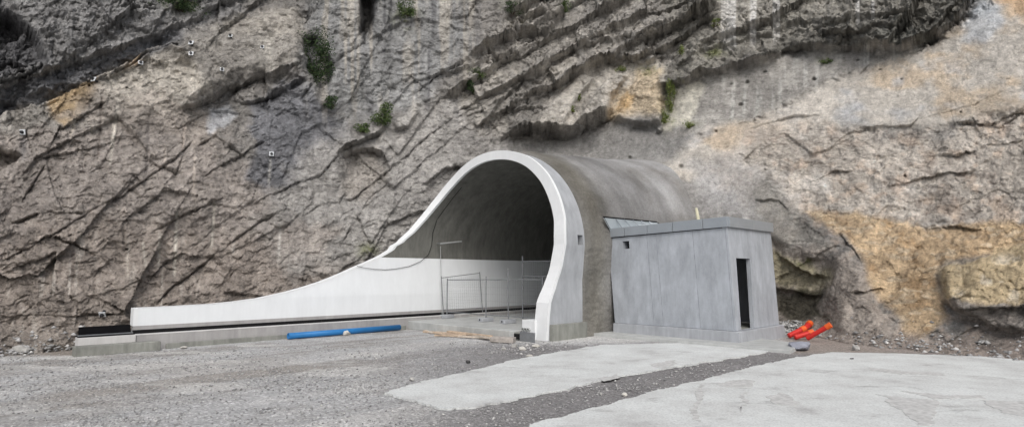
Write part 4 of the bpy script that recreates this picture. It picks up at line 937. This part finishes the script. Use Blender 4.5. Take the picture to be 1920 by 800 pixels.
# gravel: many small stones scattered over the ground and the foot of the face
def scatter(name, P, R, m, seed):
    r = np.random.default_rng(seed); n = len(P)
    base = np.array([(1, 0, 0), (-1, 0, 0), (0, 1, 0), (0, -1, 0), (0, 0, 1), (0, 0, -1), ], float); fc = np.array([(0, 2, 4), (2, 1, 4), (1, 3, 4), (3, 0, 4), (2, 0, 5), (1, 2, 5), (3, 1, 5), (0, 3, 5)])
    v = base[None] * r.uniform(.6, 1.25, (n, 6, 1)) + r.uniform(-.22, .22, (n, 6, 3)); v[..., 2] *= .62
    an = r.uniform(0, 6.28, n); c, s = np.cos(an)[:, None], np.sin(an)[:, None]
    x = v[..., 0] * c - v[..., 1] * s; y = v[..., 0] * s + v[..., 1] * c; v = np.stack([x, y, v[..., 2]], -1) * R[:, None, None] + P[:, None, :]
    f = (fc[None] + (np.arange(n) * 6)[:, None, None]).reshape(-1, 3)
    me = bpy.data.meshes.new(name); me.vertices.add(n * 6); me.vertices.foreach_set('co', v.reshape(-1).astype(np.float32)); me.loops.add(f.size); me.loops.foreach_set('vertex_index', f.reshape(-1).astype(np.int32))
    me.polygons.add(len(f)); me.polygons.foreach_set('loop_start', (np.arange(len(f)) * 3).astype(np.int32)); me.update(calc_edges=True)
    setmat(me, m); o = bpy.data.objects.new(name, me); link(o); return o
def stone_mat():
    m, nt, b = new_mat('gravel_stones'); g = N(nt, 'ShaderNodeNewGeometry')
    c = ramp(nt, g.outputs['Random Per Island'], [(0, (.24, .237, .233)), (.5, (.36, .357, .352)), (.85, (.47, .465, .46)), (1, (.64, .63, .61))]); nt.links.new(c, b.inputs['Base Color']); b.inputs['Roughness'].default_value = .95; b.inputs['Specular IOR Level'].default_value = .1
    return m
M['gravel'] = stone_mat()
n = 60000; qx = rng.uniform(-80, 1500, n); qy = 640 + 190 * rng.random(n) ** 1.0
pts = []
for x, y in zip(qx, qy):
    p = ground(x, y); pts.append((p.x, p.y, 0.0))
pts = np.array(pts); px_, py_ = proj(pts[:, 0], pts[:, 1], pts[:, 2])
dens = np.clip(.45 + .9 * fbm(pts[:, 0] / 1.2, pts[:, 1] / .7, 801, 4), .05, 1)
def inside_poly(x, y, poly):
    ins = np.zeros(x.shape, bool)
    for i in range(len(poly)):
        x1, y1 = poly[i]; x2, y2 = poly[(i + 1) % len(poly)]
        if y1 != y2: ins ^= ((y1 > y) != (y2 > y)) & (x < (x2 - x1) * (y - y1) / (y2 - y1) + x1)
    return ins
onpad = inside_poly(px_, py_, [(700, 740), (960, 668), (1125, 640), (1470, 650), (1260, 692), (835, 775)]) | inside_poly(px_, py_, [(840, 850), (1000, 792), (1300, 712), (1557, 655), (2000, 660), (2600, 1000)])
tt = (pts[:, 0] - L0[0]) * A2[0] + (pts[:, 1] - L0[1]) * A2[1]; ww = -((pts[:, 0] - L0[0]) * P2[0] + (pts[:, 1] - L0[1]) * P2[1])
blk = (ww < .4) & (tt > -1.3) | (tt > 7.55) & (ww < 6.1) & (ww > -1) | (tt > 10.2) & (ww > 5)
keep = (rng.random(n) < dens) & (~blk) & (~onpad | (rng.random(n) < .10))
pts = pts[keep]; R = (.004 + .020 * rng.random(len(pts)) ** 5) * (1 + .4 * (pts[:, 1] > 9))
tag(scatter('gravel', pts, R, M['gravel'], 5), kind='stuff')
# rubble at the foot of the rock
rows = np.where((CP[:, :, 2] > -.02) & (CP[:, :, 2] < .75) & ((CPX < 250) | (CPX > 1470)) & (CPX > -200) & (CPX < 2100))
sel = rng.choice(len(rows[0]), 4200); rp = CP[rows[0][sel], rows[1][sel]].copy()
wgt = rng.random(4200) < np.exp(-np.clip(rp[:, 2], 0, 2) / .22); rp = rp[wgt]; rp[:, 1] -= rng.random(len(rp)) * .35; rp[:, 2] = np.maximum(rp[:, 2] * .8, 0)
tag(scatter('rubble', rp, .015 + .075 * rng.random(len(rp)) ** 3.5, M['gravel'], 9), kind='stuff')
ex = []
for _ in range(420):
    x, y = rng.normal(985, 45), rng.normal(650, 9)
    if y > 640: p = ground(x, y); ex.append((p.x, p.y, .0))
tag(scatter('rubble', np.array(ex), .012 + .04 * rng.random(len(ex)) ** 3, M['gravel'], 11), kind='stuff')

hp = []
for _ in range(900):
    u, v_ = rng.random(), rng.random(); x = 7.75 + 1.5 * u; y = 16.75 + 1.5 * v_; hp.append((x, y, max(0, .42 * (v_ * .7 + u * .3) - .04) * rng.random() ** .25))
tag(scatter('rubble', np.array(hp), .03 + .07 * rng.random(len(hp)) ** 3, M['gravel'], 15), kind='stuff')

# ------------------------------------------------------------------ light
SUN_EL, SUN_AZ = math.radians(47), math.radians(174)      # azimuth clockwise from +Y: behind the viewer
w = bpy.data.worlds.new('World'); sc.world = w; w.use_nodes = True; nt = w.node_tree
sky = nt.nodes.new('ShaderNodeTexSky'); sky.sky_type = 'NISHITA'; sky.sun_disc = False; sky.sun_elevation = SUN_EL; sky.sun_rotation = SUN_AZ; sky.air_density = 1.0; sky.dust_density = 4.0; sky.ozone_density = 1.0
hs = nt.nodes.new('ShaderNodeHueSaturation'); hs.inputs['Saturation'].default_value = .46
bg = nt.nodes['Background']; bg.inputs['Strength'].default_value = .14
nt.links.new(sky.outputs['Color'], hs.inputs['Color']); nt.links.new(hs.outputs['Color'], bg.inputs['Color'])
sl = bpy.data.lights.new('overcast_sun', 'SUN'); sl.energy = .9; sl.angle = math.radians(35); sl.color = (1, .985, .96)
so = bpy.data.objects.new('overcast_sun', sl); link(so)
dirv = Vector((math.sin(SUN_AZ) * math.cos(SUN_EL), math.cos(SUN_AZ) * math.cos(SUN_EL), math.sin(SUN_EL)))
so.rotation_euler = dirv.to_track_quat('Z', 'Y').to_euler()

cam = bpy.data.cameras.new('camera'); cam.sensor_width = 36; cam.lens = F / 1920 * 36; cam.clip_end = 2000; cam.clip_start = .05
co = bpy.data.objects.new('camera', cam); link(co); co.location = (0, 0, H); co.rotation_euler = (math.pi / 2 + TH, 0, 0); sc.camera = co
sc.view_settings.view_transform = 'Standard'; sc.view_settings.look = 'None'; sc.view_settings.gamma = 1; sc.view_settings.exposure = 0.12
sc.render.engine = 'CYCLES'; sc.cycles.max_bounces = 6; sc.cycles.diffuse_bounces = 4; sc.cycles.use_denoising = True
